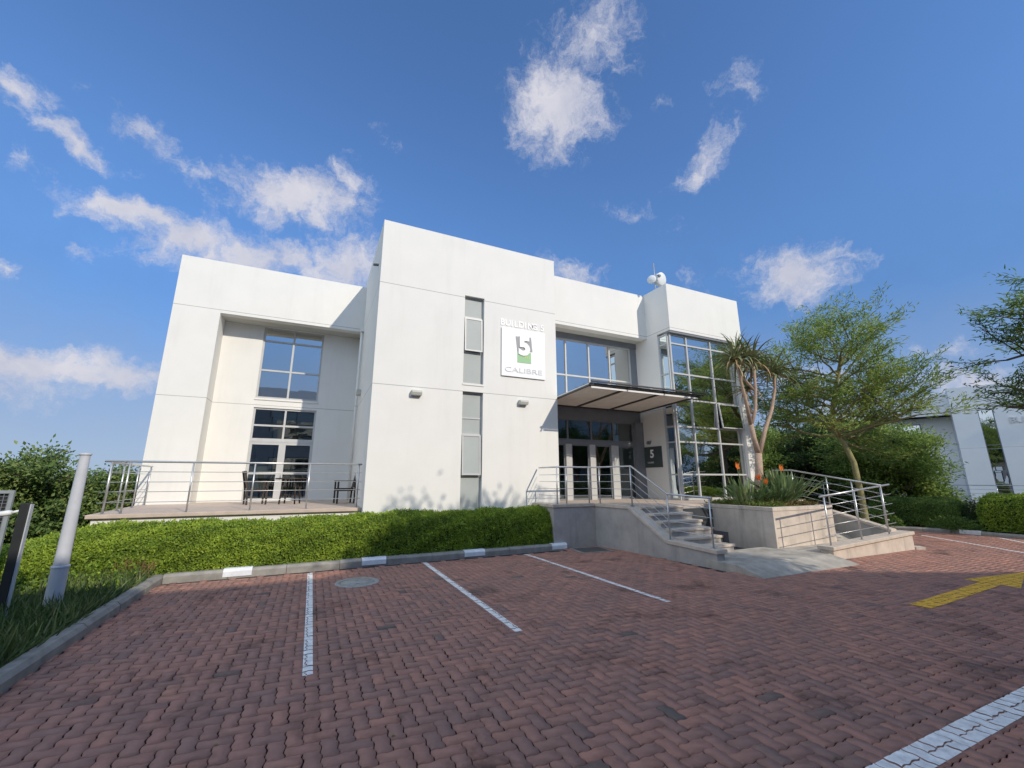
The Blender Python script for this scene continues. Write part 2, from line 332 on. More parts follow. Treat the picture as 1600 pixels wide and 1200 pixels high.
def leaves(name, m, P, D, Nn, Ln, Wd, tone, parent=None, fold=.25):
    n = len(P); D = unit(D); S = unit(np.cross(D, Nn)); Up = np.cross(S, D)
    Ln = np.broadcast_to(np.asarray(Ln, float), (n,))[:, None]; Wd = np.broadcast_to(np.asarray(Wd, float), (n,))[:, None]
    mid = P+D*Ln*.45; tip = P+D*Ln-Up*Ln*.12
    V = np.stack([P, mid+S*Wd*.5+Up*Wd*fold, tip, mid-S*Wd*.5+Up*Wd*fold], 1).reshape(-1, 3)
    off = Vector((0, 0, 0)); p = parent
    while p is not None: off += p.location; p = p.parent
    V = V-np.array(off)
    F = (np.arange(n)[:, None]*4+np.array([[0, 1, 2, 0, 2, 3]])).reshape(-1)
    me = bpy.data.meshes.new(name); me.vertices.add(n*4); me.vertices.foreach_set('co', V.astype(np.float32).ravel())
    me.loops.add(n*6); me.loops.foreach_set('vertex_index', F.astype(np.int32)); me.polygons.add(n*2)
    me.polygons.foreach_set('loop_start', np.arange(0, n*6, 3, dtype=np.int32)); me.update(calc_edges=True)
    a = me.attributes.new('tone', 'FLOAT', 'POINT'); a.data.foreach_set('value', np.repeat(np.clip(tone, 0, 1), 4).astype(np.float32))
    me.materials.append(m); o = bpy.data.objects.new(name, me); col.objects.link(o); o.parent = parent
    return o
def clump_noise(P, s, seed=0):
    r = np.random.default_rng(seed); out = np.zeros(len(P))
    for k in range(5):
        w = r.normal(size=3)*s*(1.4**k); out += np.sin(P@w+r.uniform(0, 6.28))/(1.3**k)
    return out/2.2

# ================================================================== GROUND
def ground_mat():
    m = bpy.data.materials.new('open_ground'); m.use_nodes = True; t = m.node_tree; b = t.nodes['Principled BSDF']; b.inputs['Roughness'].default_value = .95
    co = N(t, 'ShaderNodeTexCoord'); n1 = N(t, 'ShaderNodeTexNoise', inp={'Scale': .15, 'Detail': 8.0}); L(t, co.outputs['Object'], n1.inputs['Vector'])
    r = N(t, 'ShaderNodeValToRGB'); r.color_ramp.elements[0].color = (.05, .07, .025, 1); r.color_ramp.elements[0].position = .35; r.color_ramp.elements[1].color = (.13, .12, .06, 1); r.color_ramp.elements[1].position = .7
    L(t, n1.outputs['Fac'], r.inputs[0]); L(t, r.outputs[0], b.inputs['Base Color']); return m
kind(MB().add([(-1500, -1500, -.06), (1500, -1500, -.06), (1500, 1500, -.06), (-1500, 1500, -.06)], [(0, 1, 2, 3)]).build('ground', ground_mat()), 'structure')
M['grout'] = mat('grout_sand', (.04, .028, .024), .95, .3, 25)
kind(MB().add([(-2.26, -9, -.022), (40, -9, -.022), (40, 9.2, -.022), (7, 10.2, -.022), (-2.26, 10.2, -.022)], [(0, 1, 2, 3, 4)]).build('paving_bed', M['grout']), 'structure')

# interlocking pavers laid in herringbone, every brick with its own bevelled top
U = .112
def edge_pts(a, b):
    (x0, y0), (x1, y1) = a, b; h = y0 == y1; s = 1
    pts = []
    for t, w in ((.0, 0), (.22, 1), (.38, 1), (.62, -1), (.78, -1)):
        x, y = x0+(x1-x0)*t, y0+(y1-y0)*t
        fwd = (x1 > x0) or (y1 > y0); ww = w if fwd else -w
        ww *= .052
        pts.append((x, y+ww) if h else (x+ww, y))
    return pts
def brick_outline(h):
    c = [(0, 0), (1, 0), (2, 0), (2, 1), (1, 1), (0, 1)] if h else [(0, 0), (1, 0), (1, 1), (1, 2), (0, 2), (0, 1)]
    pts = []
    for i in range(6):
        a, b = c[i], c[(i+1) % 6]
        fwd = (b[0] > a[0]) or (b[1] > a[1])
        e = edge_pts(a, b) if fwd else [(p) for p in ([a]+edge_pts(b, a)[1:][::-1])]
        pts += e
    return np.array(pts, float)
def inset(poly, d):
    n = len(poly); prev = np.roll(poly, 1, 0); nxt = np.roll(poly, -1, 0)
    e1 = poly-prev; e2 = nxt-poly; e1 /= np.linalg.norm(e1, axis=1)[:, None]; e2 /= np.linalg.norm(e2, axis=1)[:, None]
    n1 = np.stack([-e1[:, 1], e1[:, 0]], 1); n2 = np.stack([-e2[:, 1], e2[:, 0]], 1)
    b = n1+n2; b /= np.maximum(np.linalg.norm(b, axis=1)[:, None], .6)
    return poly+b*d
TPL = {}
for h in (True, False):
    o = brick_outline(h); TPL[h] = (inset(o, .030), inset(o, .060))
X0, X1, Y0, Y1 = -2.25, 21.0, -1.2, 10.0
bricks = {True: [], False: []}
def blocked(x, y):
    if y > 9.75 and x < 6.15: return True
    if 7.45 < x < 14.35 and y > 6.28: return True
    if x >= 14.35 and y > 8.9: return True
    if x > 19.72+max(0, (y-7))*(-.25): return True
    if (x-.9)**2+(y-8.5)**2 < .30**2: return True
    return False
for j in range(int(Y0/U), int(Y1/U)+1):
    for i in range(int(X0/U)-1, int(X1/U)+1):
        k = (i-j) % 4
        if k in (0, 3) and not blocked((i+.5)*U, (j+.5)*U): bricks[k == 0].append((i, j))
brick_tops = []
allV = []; allTone = []; loops = []; starts = []; vo = 0; lo = 0
for h in (True, False):
    ij = np.array(bricks[h], float); n = len(ij); out, inn = TPL[h]; m = len(out)
    zr = rng.normal(0, .0011, n); tx = rng.normal(0, .012, n); ty = rng.normal(0, .012, n)
    wob = rng.normal(0, .016, (n, 1, 2))
    ang = rng.normal(0, .012, n); ca, sa = np.cos(ang)[:, None], np.sin(ang)[:, None]; mid = out.mean(0)
    def turn(q): d = q-mid; return np.dstack([ca*d[None, :, 0]-sa*d[None, :, 1], sa*d[None, :, 0]+ca*d[None, :, 1]])+mid
    O = (ij[:, None, :]+turn(out)+wob)*U; I = (ij[:, None, :]+turn(inn)+wob)*U
    cen = I.mean(1, keepdims=True)
    zi = zr[:, None]+(I[:, :, 0]-cen[:, :, 0])*tx[:, None]+(I[:, :, 1]-cen[:, :, 1])*ty[:, None]
    zo = np.full((n, m), -.0095)
    zb = np.full((n, m), -.03)
    V = np.concatenate([np.dstack([O, zo]), np.dstack([I, zi])], 1).reshape(-1, 3); allV.append(V)
    big = clump_noise(np.dstack([cen[:, :, 0], cen[:, :, 1], cen[:, :, 0]*0])[:, 0], .9, 3)
    t = .52+rng.normal(0, .085, n)+.07*big-.30*(clump_noise(np.dstack([cen[:, :, 0], cen[:, :, 1], cen[:, :, 0]*0])[:, 0], 2.3, 17) > 1.02)*rng.random(n)
    odd = rng.random(n) < .007; t[odd] = rng.choice([.0, .15, .95], odd.sum())
    allTone.append(np.repeat(t, 2*m))
    base = vo+np.arange(n)*2*m
    cap = base[:, None]+m+np.arange(m)[None]
    k = np.arange(m); k2 = (k+1) % m
    side = np.stack([base[:, None]+k, base[:, None]+k2, base[:, None]+m+k2, base[:, None]+m+k], 2)
    loops += [cap.ravel(), side.ravel()]
    starts += [lo+np.arange(n)*m, lo+n*m+np.arange(n*m)*4]; lo += n*m*5; vo += n*2*m
    for a in range(n): brick_tops.append((cen[a, 0, 0], cen[a, 0, 1], I[a], zi[a]))
V = np.concatenate(allV); loops = np.concatenate(loops); starts = np.concatenate(starts)
me = bpy.data.meshes.new('paving'); me.vertices.add(len(V)); me.vertices.foreach_set('co', V.astype(np.float32).ravel())
me.loops.add(len(loops)); me.loops.foreach_set('vertex_index', loops.astype(np.int32)); me.polygons.add(len(starts)); me.polygons.foreach_set('loop_start', starts.astype(np.int32)); me.update(calc_edges=True)
me.attributes.new('tone', 'FLOAT', 'POINT').data.foreach_set('value', np.concatenate(allTone).astype(np.float32))
def paver_mat():
    m = mat('clay_paver', (.3, .2, .16), .86, .16, 7, .35, 130, tone=((.16, .12, .10), (.285, .165, .13), (.41, .202, .146), (.50, .25, .17)))
    t = m.node_tree; b = t.nodes['Principled BSDF']; cur = b.inputs['Base Color'].links[0].from_socket; co = [n for n in t.nodes if n.type == 'TEX_COORD'][0]
    n2 = N(t, 'ShaderNodeTexNoise', inp={'Scale': 1.15, 'Detail': 7.0, 'Roughness': .68, 'Distortion': .6}); L(t, co.outputs['Object'], n2.inputs['Vector'])
    m2 = N(t, 'ShaderNodeMapRange', inp={'From Min': .54, 'From Max': .70, 'To Min': 1, 'To Max': .40}); L(t, n2.outputs['Fac'], m2.inputs['Value'])   # oil and tyre stains
    x = N(t, 'ShaderNodeMix', data_type='RGBA', blend_type='MULTIPLY'); x.inputs['Factor'].default_value = 1; L(t, cur, x.inputs['A']); L(t, m2.outputs[0], x.inputs['B'])
    L(t, x.outputs['Result'], b.inputs['Base Color']); return m
me.materials.append(paver_mat()); paving = kind(bpy.data.objects.new('paving', me), 'structure'); col.objects.link(paving)

def clip(poly, quad):
    out = [tuple(p) for p in poly]
    for i in range(len(quad)):
        (ax, ay), (bx, by) = quad[i], quad[(i+1) % len(quad)]; inp = out; out = []
        ins = lambda p: (bx-ax)*(p[1]-ay)-(by-ay)*(p[0]-ax) >= 0
        for q in range(len(inp)):
            c, d = inp[q], inp[(q+1) % len(inp)]
            if ins(c) != ins(d):
                den = (bx-ax)*(d[1]-c[1])-(by-ay)*(d[0]-c[0]); tt = -((bx-ax)*(c[1]-ay)-(by-ay)*(c[0]-ax))/den
                x = (c[0]+(d[0]-c[0])*tt, c[1]+(d[1]-c[1])*tt)
                if not ins(c): out.append(x)
                else: out.append(x)
            if ins(d): out.append(d)
        if len(out) < 3: return []
    return out
def marking(name, quads, m):
    mb = MB()
    for q in quads:
        area = sum(q[i][0]*q[(i+1) % len(q)][1]-q[(i+1) % len(q)][0]*q[i][1] for i in range(len(q)))
        q = q if area > 0 else q[::-1]
        mb.add([(p[0], p[1], -.0055) for p in q], [tuple(range(len(q)))])   # paint run down into the joints
        xs = [p[0] for p in q]; ys = [p[1] for p in q]
        for (cx, cy, I, z) in brick_tops:
            if min(xs)-.2 < cx < max(xs)+.2 and min(ys)-.2 < cy < max(ys)+.2:
                pl = clip(I, q)
                if len(pl) >= 3: zt = float(np.max(z))+.0025; mb.add([(p[0], p[1], zt) for p in pl], [tuple(range(len(pl)))])
    return kind(mb.build(name, m, recalc=False), 'structure')
def strip(x0, y0, x1, y1, w):
    d = Vector((x1-x0, y1-y0)).normalized(); n = Vector((-d.y, d.x))*w/2
    return [(x0-n.x, y0-n.y), (x1-n.x, y1-n.y), (x1+n.x, y1+n.y), (x0+n.x, y0+n.y)]
marking('parking_marking', [strip(.13, 4.84, .13, 9.7, .09)], M['paint'])
marking('parking_marking', [strip(2.44, 5.03, 2.42, 9.75, .10)], M['paint'])
marking('parking_marking', [strip(5.02, 5.2, 4.92, 9.8, .09)], M['paint'])
marking('parking_marking', [strip(1.0, 1.80, 14.0, 1.80, .19)], M['paint'])
marking('parking_marking', [strip(18.2, 7.4, 15.2, 3.3, .10)], M['paint'])
marking('parking_marking', [strip(19.5, 6.0, 17.2, 4.0, .10)], M['paint'])
marking('road_marking', [strip(8.12, 3.48, 11.0, 3.64, .25), [(10.98, 3.98), (10.98, 3.28), (12.9, 3.74)]], M['yellow'])

# kerbs, cast in lengths with open joints
def kerb(p0, p1, w, h, seg=.98, side=1):
    mb = MB(); d = Vector((p1[0]-p0[0], p1[1]-p0[1])); Lg = d.length; d.normalize(); n = Vector((-d.y, d.x))*side
    k = 0.0; rr = random.Random(int(Lg*10))
    while k < Lg-.02:
        e = min(k+seg, Lg); a = Vector(p0)+d*(k+.004); b = Vector(p0)+d*(e-.004); dz = rr.uniform(-.006, .006); o = n*rr.uniform(-.006, .006)
        prof = [(0, -.05), (0, h-.045+dz), (.04, h+dz), (w, h+dz), (w, -.05)]
        pts = [(a.x+o.x+n.x*u, a.y+o.y+n.y*u, z) for u, z in prof]; mb.profile(pts, (b.x-a.x, b.y-a.y, 0)); k = e
    return kind(mb.build('kerb', M['concrete']), 'structure')
kerb((-2.26, 9.92), (6.32, 10.02), .16, .14)
kerb((-2.27, 10.08), (-2.27, -2.0), .15, .13, side=-1)
kerb((14.4, 8.75), (19.1, 8.75), .15, .13)
kerb((19.1, 8.75), (19.75, 7.2), .15, .13)
kerb((19.75, 7.2), (19.75, -6), .15, .13)
bed = MB(); bed.prism([(-2.42, -2), (-2.42, 10.2), (6.3, 10.2), (5.9, 11.3), (1.2, 11.6), (-14, 11.6), (-14, -2)], -.05, .07)
kind(bed.build('planting_bed', M['soil']), 'structure')
bed = MB(); bed.prism([(14.36, 8.9), (19.2, 8.9), (19.9, 7.3), (19.9, -6), (30, -6), (30, 20), (14.36, 20)], -.05, .09)
kind(bed.build('planting_bed', M['soil']), 'structure')
BP = [(-1.36, -.89, 'leftmost, beside the corner of the low kerb'), (1.12, 1.62, 'straight behind the round manhole cover'), (3.42, 3.94, 'midway along the right half of the hedge'), (5.82, 6.28, 'at the end of the kerb beside the drain grate')]
for a, b, w in BP:
    y = 9.92+(a+2.26)/8.58*.1; mb = MB()
    mb.profile([(a, y-.008, .012), (a, y-.008, .103), (a, y+.038, .151), (a, y+.155, .151), (a, y+.155, .142), (a, y+.03, .142), (a, y-.002, .1), (a, y-.002, .012)], (b-a, .005, 0))
    tag(mb.build('bay_plate', M['plate']), 'white kerb plate '+w, 'bay plate', 'white bay plates along the kerb')
mb = MB(); a, b = Vector((19.742, 7.1)), Vector((19.742, 6.5)); mb.box(19.735, 19.9, 6.5, 7.0, .01, .139)
tag(mb.build('bay_plate', M['plate']), 'white painted plate on the far right kerb below the dark hedges', 'bay plate', 'white bay plates along the kerb')

t = thing('manhole_cover', 'round pale concrete manhole cover set in the brick paving', 'manhole cover', (.9, 8.5, 0))
MB().lathe([(.30, -.03), (.30, .008), (.375, .008), (.385, -.02)], (.9, 8.5, 0), 40).build('rim', M['manhole'], t)
mb = MB().lathe([(.001, .006), (.285, .004), (.288, -.03)], (.9, 8.5, 0), 40); mb.build('cover', M['manhole'], t)
for yy in (8.36, 8.60): MB().box(.87, .93, yy, yy+.025, .002, .007).build('lifting_slot', M['iron'], t)
t = thing('drain_grate', 'square dark drain grate in a pale frame at the foot of the platform wall', 'drain', (6.75, 9.62, 0))
Tg = lambda u, v: (6.75+u*.985+v*.10, 9.60-u*.10+v*.985)
def sq(mb, u0, u1, v0, v1, z0, z1): return mb.prism([Tg(u0, v0), Tg(u1, v0), Tg(u1, v1), Tg(u0, v1)], z0, z1)
mb = MB(); sq(mb, -.45, .45, -.38, -.33, -.02, .012); sq(mb, -.45, .45, .33, .38, -.02, .012); sq(mb, -.45, -.40, -.33, .33, -.02, .012); sq(mb, .40, .45, -.33, .33, -.02, .012)
mb.build('frame', M['concrete'], t)
mb = MB(); sq(mb, -.40, .40, -.33, .33, -.012, .0035); mb.build('sump', M['dark'], t)
mb = MB(); [sq(mb, -.39+.055*k, -.372+.055*k, -.33, .33, .004, .0085) for k in range(15)]; mb.build('grating', M['iron'], t)

# ================================================================== MAIN BUILDING
FL, F2 = 1.1, 4.28
B = thing('office_building', 'white two storey office building with blue glass and a taller block in front', 'building', (3, 14, 0))
wm = M['wall']
Yf, Yw, Yr = 11.3, 15.57, 16.4
# taller front block
mb = MB(); panel(mb, FY(Yf), 1.2, 6.87, 0, 9.15, [(3.70, 4.33, .9, 4.28), (3.70, 4.33, 4.53, 7.27)], .3); mb.build('wall', wm, B)
mb = MB(); panel(mb, FX(1.2), Yf+.3, 20, 0, 9.15, [], .3); panel(mb, FXp(6.87), Yf+.3, 20, 0, 9.15, [], .3); mb.box(1.5, 6.57, 19.7, 20, 0, 9.15); mb.build('wall', wm, B)
MB().box(1.5, 6.57, Yf+.3, 19.7, 8.5, 8.6).build('roof', M['concrete'], B)
# left wing
mb = MB()
mb.box(-4.48, -3.22, Yw, Yr, 0, 7.1); mb.box(-4.48, 1.2, Yw, Yw+.3, 7.1, 8.89)
panel(mb, FY(Yr), -4.48, 1.2, 0, 7.1, [(-2.03, -.09, FL, 4.2), (-2.03, -.09, 4.53, 7.08)], .3)
mb.box(-4.48, -4.18, Yr+.3, 24, 0, 7.1); mb.box(-4.48, -4.18, Yw+.3, 24, 7.1, 8.89); mb.box(-4.18, 1.2, 23.7, 24, 0, 8.89)
mb.build('wall', wm, B)
MB().box(-4.18, 1.2, Yw+.3, Yr+.28, 7.095, 7.25).build('soffit', M['soffit'], B)
MB().box(-4.18, 1.2, Yr+.28, 23.7, 8.3, 8.4).build('roof', M['concrete'], B)
# middle bay and right block
Ym, Yg = 11.78, 12.45
mb = MB(); mb.box(6.87, 11.29, Ym, Ym+.3, 7.09, 8.9); mb.build('wall', wm, B)
MB().box(6.87, 11.29, Ym+.3, Yg+.2, 7.085, 7.2).build('soffit', M['soffit'], B)
mb = MB()
mb.box(11.29, 15.15, 10.6, 10.9, 7.1, 8.93); mb.box(11.29, 11.59, 10.9, Yg+2, 7.1, 8.93); mb.box(14.85, 15.15, 10.9, 22, 7.1, 8.93)
mb.box(11.29, 11.55, 11.25, Yg+2, 0, 7.1)                     # side wall beside the entrance
mb.box(14.70, 15.15, 10.6, 11.0, 0, 7.1); mb.box(14.85, 15.15, 11.0, 22, 0, 7.1); mb.box(6.87, 14.85, 21.7, 22, 0, 8.9)
mb.build('wall', wm, B)
MB().box(11.59, 14.70, 10.9, 11.25, 7.09, 7.2).build('soffit', M['soffit'], B)
MB().box(6.87, 14.85, Yg+2, 21.7, 8.3, 8.4).build('roof', M['concrete'], B)
mb = MB()                                                       # floors and inner walls seen through the glass
mb.box(6.87, 14.85, Yg+.15, 21.7, .95, 1.09); mb.box(6.87, 11.2, Yg+.15, 21.7, 4.2, 4.42); mb.box(11.56, 14.7, 11.3, 21.7, 4.15, 4.32)
mb.box(11.56, 14.7, 11.0, Yg+.15, .95, 1.09); mb.box(6.87, 14.7, Yg+.2, 21.7, 7.2, 7.3)
mb.build('floor_slab', M['interior'], B)
mb = MB(); mb.box(6.9, 14.8, 17.5, 17.6, 1.09, 7.2); mb.box(12.5, 14.0, 15.4, 15.5, 1.09, 4.15); mb.box(13.2, 13.3, 13.5, 15.4, 4.32, 7.2); mb.build('inner_wall', M['interior'], B)
mb = MB(); mb.box(-4.15, 1.18, 19.4, 19.5, .9, 8.3); mb.box(-4.15, 1.18, Yr+.3, 19.4, 4.22, 4.4); mb.box(-4.15, 1.18, Yr+.3, 19.4, .9, 1.06); mb.box(-4.15, 1.18, Yr+.3, 19.4, 7.2, 7.3); mb.build('inner_wall', M['interior'], B)
mb = MB(); mb.box(12.1, 14.4, 15.0, 15.06, 2.25, 2.95); mb.build('reception_counter', M['white'], B)
# windows of the left wing
window(B, FY(Yr), -2.03, -.09, 4.53, 7.08, [-1.06], [6.6, 5.53], .06, .05, .08)
window(B, FY(Yr), -2.03, -.09, 3.1, 4.2, [-1.06], [3.6], .06, .05, .08, 'glass_low')
D = window(B, FY(Yr), -2.03, -.09, FL, 3.04, [], [(2.0, .07)], .09, .05, .09, 'glass_low', name='door')
mb = MB(); mb.obox(FY(Yr), -1.15, -.94, FL+.09, 2.95, .045, .148); mb.build('meeting_stile', M['frame'], D)
mb = MB(); mb.obox(FY(Yr), -2.03, -.09, 3.04, 3.1, .04, .16); mb.build('transom', M['frame'], B)
mb = MB(); mb.tube([(-.98, Yr-.02, 1.85), (-.98, Yr-.05, 1.85), (-.98, Yr-.05, 2.1), (-.98, Yr-.02, 2.1)], .014); mb.build('handle', M['steel'], D)
mb = MB(); mb.box(-2.05, -.07, Yr-.03, Yr+.05, 4.46, 4.53); mb.build('sill', wm, B)
mb = MB(); mb.box(-2.0, -1.0, 17.2, 17.25, 1.06, 1.10); 
for q in (-1.9, -1.35): mb.box(q, q+.03, 17.2, 17.23, 1.1, 2.9)
mb.box(-2.0, -.2, 17.2, 17.23, 2.35, 2.45); mb.build('inner_frame', M['dark'], B)
# tall strip window of the front block
TF = FY(Yf)
for (z0, z1, zs, sa, sb) in ((4.53, 7.27, (6.62, 5.50), 5.53, 6.58), (.9, 4.28, (3.52, 3.06, 1.88), 1.91, 3.04)):
    w = window(B, TF, 3.70, 4.33, z0, z1, [], zs, .035, .10, .05, 'pale', 'frame')
    s = MB(); tilt = lambda u, v, w_, a=sa, b=sb: TF(u, v, w_-.05*(b-v)/(b-a))          # top hung sash pushed a little open
    s.obox(tilt, 3.735, 3.775, sa, sb, .055, .095); s.obox(tilt, 4.255, 4.295, sa, sb, .055, .095); s.obox(tilt, 3.775, 4.255, sa, sa+.04, .055, .095); s.obox(tilt, 3.775, 4.255, sb-.04, sb, .055, .095)
    so_ = s.build('sash', M['frame'], w); MB().obox(tilt, 3.775, 4.255, sa+.04, sb-.04, .07, .082).build('pane', M['pale'], so_)
mb = MB(); mb.box(3.68, 4.35, Yf-.02, Yf+.1, 4.47, 4.53); mb.build('sill', wm, B)
# middle bay: upper window strip, canopy, entrance
TG = FY(Yg)
mb = MB(); mb.obox(TG, 6.87, 11.29, 6.86, 7.085, -.03, .15); mb.build('window_head', M['frame_dark'], B)
window(B, TG, 6.87, 10.98, 4.5, 6.86, [7.98, 9.0, 9.96], [5.48], .055, .0, .08, 'glass_up')
mb = MB(); mb.obox(TG, 10.98, 11.29, 4.5, 6.86, .0, .15); mb.build('window_jamb', M['frame_dark'], B)
mb = MB(); mb.obox(TG, 6.87, 11.29, 4.2, 4.5, -.02, .18); mb.build('spandrel', M['frame_dark'], B)
def slope(y): return 4.30+(12.43-y)/(12.43-9.55)*.13
C = MB(); C.profile([(6.9, 9.6, slope(9.6)+.02), (6.9, 12.42, slope(12.42)+.02), (6.9, 12.42, slope(12.42)+.05), (6.9, 9.6, slope(9.6)+.05)], (4.3, 0, 0)); can = C.build('canopy', M['canopy'], B)
mb = MB()
for x in (6.9, 8.25, 9.7, 11.16): mb.profile([(x, 9.58, slope(9.58)-.03), (x, 12.42, slope(12.42)-.03), (x, 12.42, slope(12.42)+.02), (x, 9.58, slope(9.58)+.02)], (.05, 0, 0))
mb.profile([(6.95, 12.3, slope(12.3)-.025), (6.95, 12.36, slope(12.36)-.025), (6.95, 12.36, slope(12.36)+.019), (6.95, 12.3, slope(12.3)+.019)], (4.21, 0, 0)); mb.build('rib', M['darkmetal'], can)
mb = MB()
for k, (yy, zz) in enumerate(((9.60, -.03), (9.52, .02), (9.44, .07))): mb.box(6.88+.0*k, 11.26+.10*k, yy-.02, yy+.05, 4.42+zz, 4.455+zz)
for x in (6.89, 8.25, 9.7, 11.1): mb.box(x, x+.04, 9.40, 9.62, 4.40, 4.42)
mb.build('louvre', M['darkmetal'], can)
MB().box(6.95, 11.15, 9.556, 9.574, 4.335, 4.385).build('light_strip', M['white'], can)
for x in (7.6, 9.25): MB().lathe([(.001, .09), (.05, .085), (.07, .02), (.075, 0)], (x+.1, 9.75, 4.46), 12).build('canopy_lamp', M['dish'], can)
mb = MB(); mb.obox(TG, 6.87, 11.29, 3.9, 4.2, .0, .12); mb.build('entrance_head', M['frame_dark'], B)
E_ = window(B, TG, 6.87, 10.92, 3.12, 3.9, [7.98, 8.98, 9.98], [], .06, .02, .08, 'glass_low', 'frame_dark')
mb = MB(); mb.obox(TG, 6.87, 10.92, 3.0, 3.12, .0, .12); mb.build('transom', M['frame_dark'], B)
for (a, b, nm) in ((6.87, 7.86, 'window'), (8.10, 8.86, 'door'), (9.10, 9.82, 'door'), (10.14, 10.92, 'window')):
    d = window(B, TG, a, b, FL, 3.0, [], [], .05, .03, .06, 'glass_low', 'frame_dark', nm)
    if nm == 'door':
        hx = b-.12 if a < 9 else a+.12
        MB().tube([(hx, Yg+.04, 1.9), (hx, Yg-.05, 1.9), (hx, Yg-.05, 2.4), (hx, Yg+.04, 2.4)], .015).build('handle', M['steel'], d)
for (a, b) in ((7.86, 8.10), (8.86, 9.10), (9.82, 10.14)):
    mb = MB(); mb.obox(TG, a, b-.12, FL, 3.0, -.03, .1); mb.obox(TG, b-.11, b, FL, 3.0, -.01, .1); mb.build('door_post', M['frame'], B)
mb = MB(); mb.obox(TG, 10.92, 11.29, FL, 3.9, -.12, .12); mb.build('entrance_jamb', M['frame_dark'], B)
MB().box(8.55, 8.95, 14.6, 14.9, 1.09, 2.3).build('visitor_notice', M['white'], B)
# curtain wall of the right block
ZB = (7.06, 6.65, 5.52, 4.57, 3.6, 3.06, 1.95)
mb = MB(); mb.box(11.29, 14.70, 10.62, 10.9, 7.02, 7.095); mb.build('window_head', M['frame_dark'], B)
cw = window(B, FY(10.72), 11.36, 14.70, FL, 7.02, [12.19, 13.45], [6.65, 5.52, 4.57, 3.6, 3.06, 1.95], .055, .0, .09, 'glass_up', name='curtain_wall')
window(B, FX(11.30), 10.78, 11.25, FL, 7.02, [], [6.65, 5.52, 4.57, 3.6, 3.06, 1.95], .05, .0, .07, 'glass_low', name='curtain_wall')
s = MB(); TS = FY(10.72); tl = lambda u, v, w_: TS(u, v, w_-.09*(4.54-v)/.92)
s.obox(tl, 13.49, 13.53, 3.62, 4.54, -.05, -.01); s.obox(tl, 14.62, 14.66, 3.62, 4.54, -.05, -.01); s.obox(tl, 13.53, 14.62, 3.62, 3.66, -.05, -.01); s.obox(tl, 13.53, 14.62, 4.5, 4.54, -.05, -.01)
s_ = s.build('sash', M['frame'], cw); MB().obox(tl, 13.53, 14.62, 3.66, 4.5, -.034, -.026).build('pane', M['glass_up'], s_)
mb = MB(); mb.box(11.36, 14.7, 10.68, 10.85, 1.0, 1.1); mb.build('sill', M['white'], B)
# rain pipe and outlets on the shaded flank of the front block
mb = MB(); mb.tube([(1.13, 15.28, 7.05), (1.13, 15.28, 1.15)], .045, 10); mb.box(1.08, 1.2, 15.18, 15.38, 7.0, 7.12); mb.build('downpipe', wm, B)
MB().box(1.06, 1.199, 14.45, 14.75, 4.55, 4.72).build('hopper', M['soffit'], B)
mb = MB(); mb.tube([(1.2, 12.0, 8.05), (1.05, 12.0, 8.03)], .04, 10); mb.build('spout', M['frame_dark'], B)

# signs, lamps and roof gear standing on or hanging from the building
for x, z, w in ((2.36, 4.09, 'left of the tall strip window'), (5.62, 4.07, 'right of the strip window, below the square sign')):
    t = thing('wall_lamp', 'small beige box lamp '+w, 'wall lamp', (x, Yf, z), 'box lamps on the front wall')
    mb = MB(); mb.profile([(x-.14, Yf, z-.06), (x-.14, Yf-.13, z-.06), (x-.14, Yf-.17, z+.02), (x-.14, Yf-.15, z+.08), (x-.14, Yf, z+.08)], (.28, 0, 0)); mb.build('housing', M['soffit'], t, .008)
    MB().box(x-.11, x+.11, Yf-.12, Yf-.02, z-.066, z-.061).build('lens', M['pale'], t)
TS = FY(Yf)
t = thing('building_name_sign', 'raised white letters BUILDING 5 above the square sign', 'sign', (5.6, Yf, 6.45))
for k, ch in enumerate('BUILDING 5'):
    if ch != ' ': text_mesh('letter', ch, .29, M['signwhite'], TS, 4.88+k*.158+(.05 if ch == 'I' else 0), 6.51, -.002, .014, t, bold=.004)
t = thing('logo_sign', 'square white sign board with a large 5 over grey and green', 'sign', (5.65, Yf, 4.88))
MB().obox(TS, 4.90, 6.42, 4.87, 6.43, -.05, -.02).build('board', M['signwhite'], t, .006)
for u in (5.1, 6.2): MB().obox(TS, u, u+.04, 5.0, 6.3, -.02, 0).build('bracket', M['frame'], t)
PU = lambda r: 4.90+1.52*r
PV = lambda r: 6.43-1.56*r
def flat(pts, w, m, nm):
    mb = MB(); mb.profile([TS(PU(a), PV(b), w) for a, b in pts], (0, .004, 0)); return mb.build(nm, m, t)
flat([(.31, .16), (.67, .14), (.70, .45), (.35, .48)], -.056, M['signgrey'], 'emblem')
flat([(.35, .485), (.665, .47), (.665, .70), (.35, .70)], -.058, M['signgreen'], 'emblem')
text_mesh('numeral', '5', .82, M['signwhite'], TS, PU(.37), PV(.52), -.066, .014, t, bold=.045)
for a in (.53, .57, .61): flat([(a, .55), (a+.018, .55), (a+.018, .60), (a, .60)], -.063, mat('sign_lime', (.55, .62, .2), .5), 'emblem')
text_mesh('lettering', 'CALIBRE', .22, M['signpale'], TS, PU(.07), PV(.91), -.056, .008, t, width=1.30)
TP = FX(11.29)
t = thing('entrance_plaque', 'dark slate plaque with a pale 5 on the wall beside the entrance', 'sign', (11.27, 11.9, 2.2))
MBp = MB().obox(lambda u, v, w: TP(u, v, w), 11.46, 12.36, 2.21, 2.96, -.025, 0); MBp.build('board', M['plaque'], t, .004)
TPm = lambda u, v, w: TP(-u, v, w)     # mirrored so the text reads from outside
text_mesh('numeral', '5', .40, M['signwhite'], TPm, -12.02, 2.57, -.032, .012, t, bold=.012)
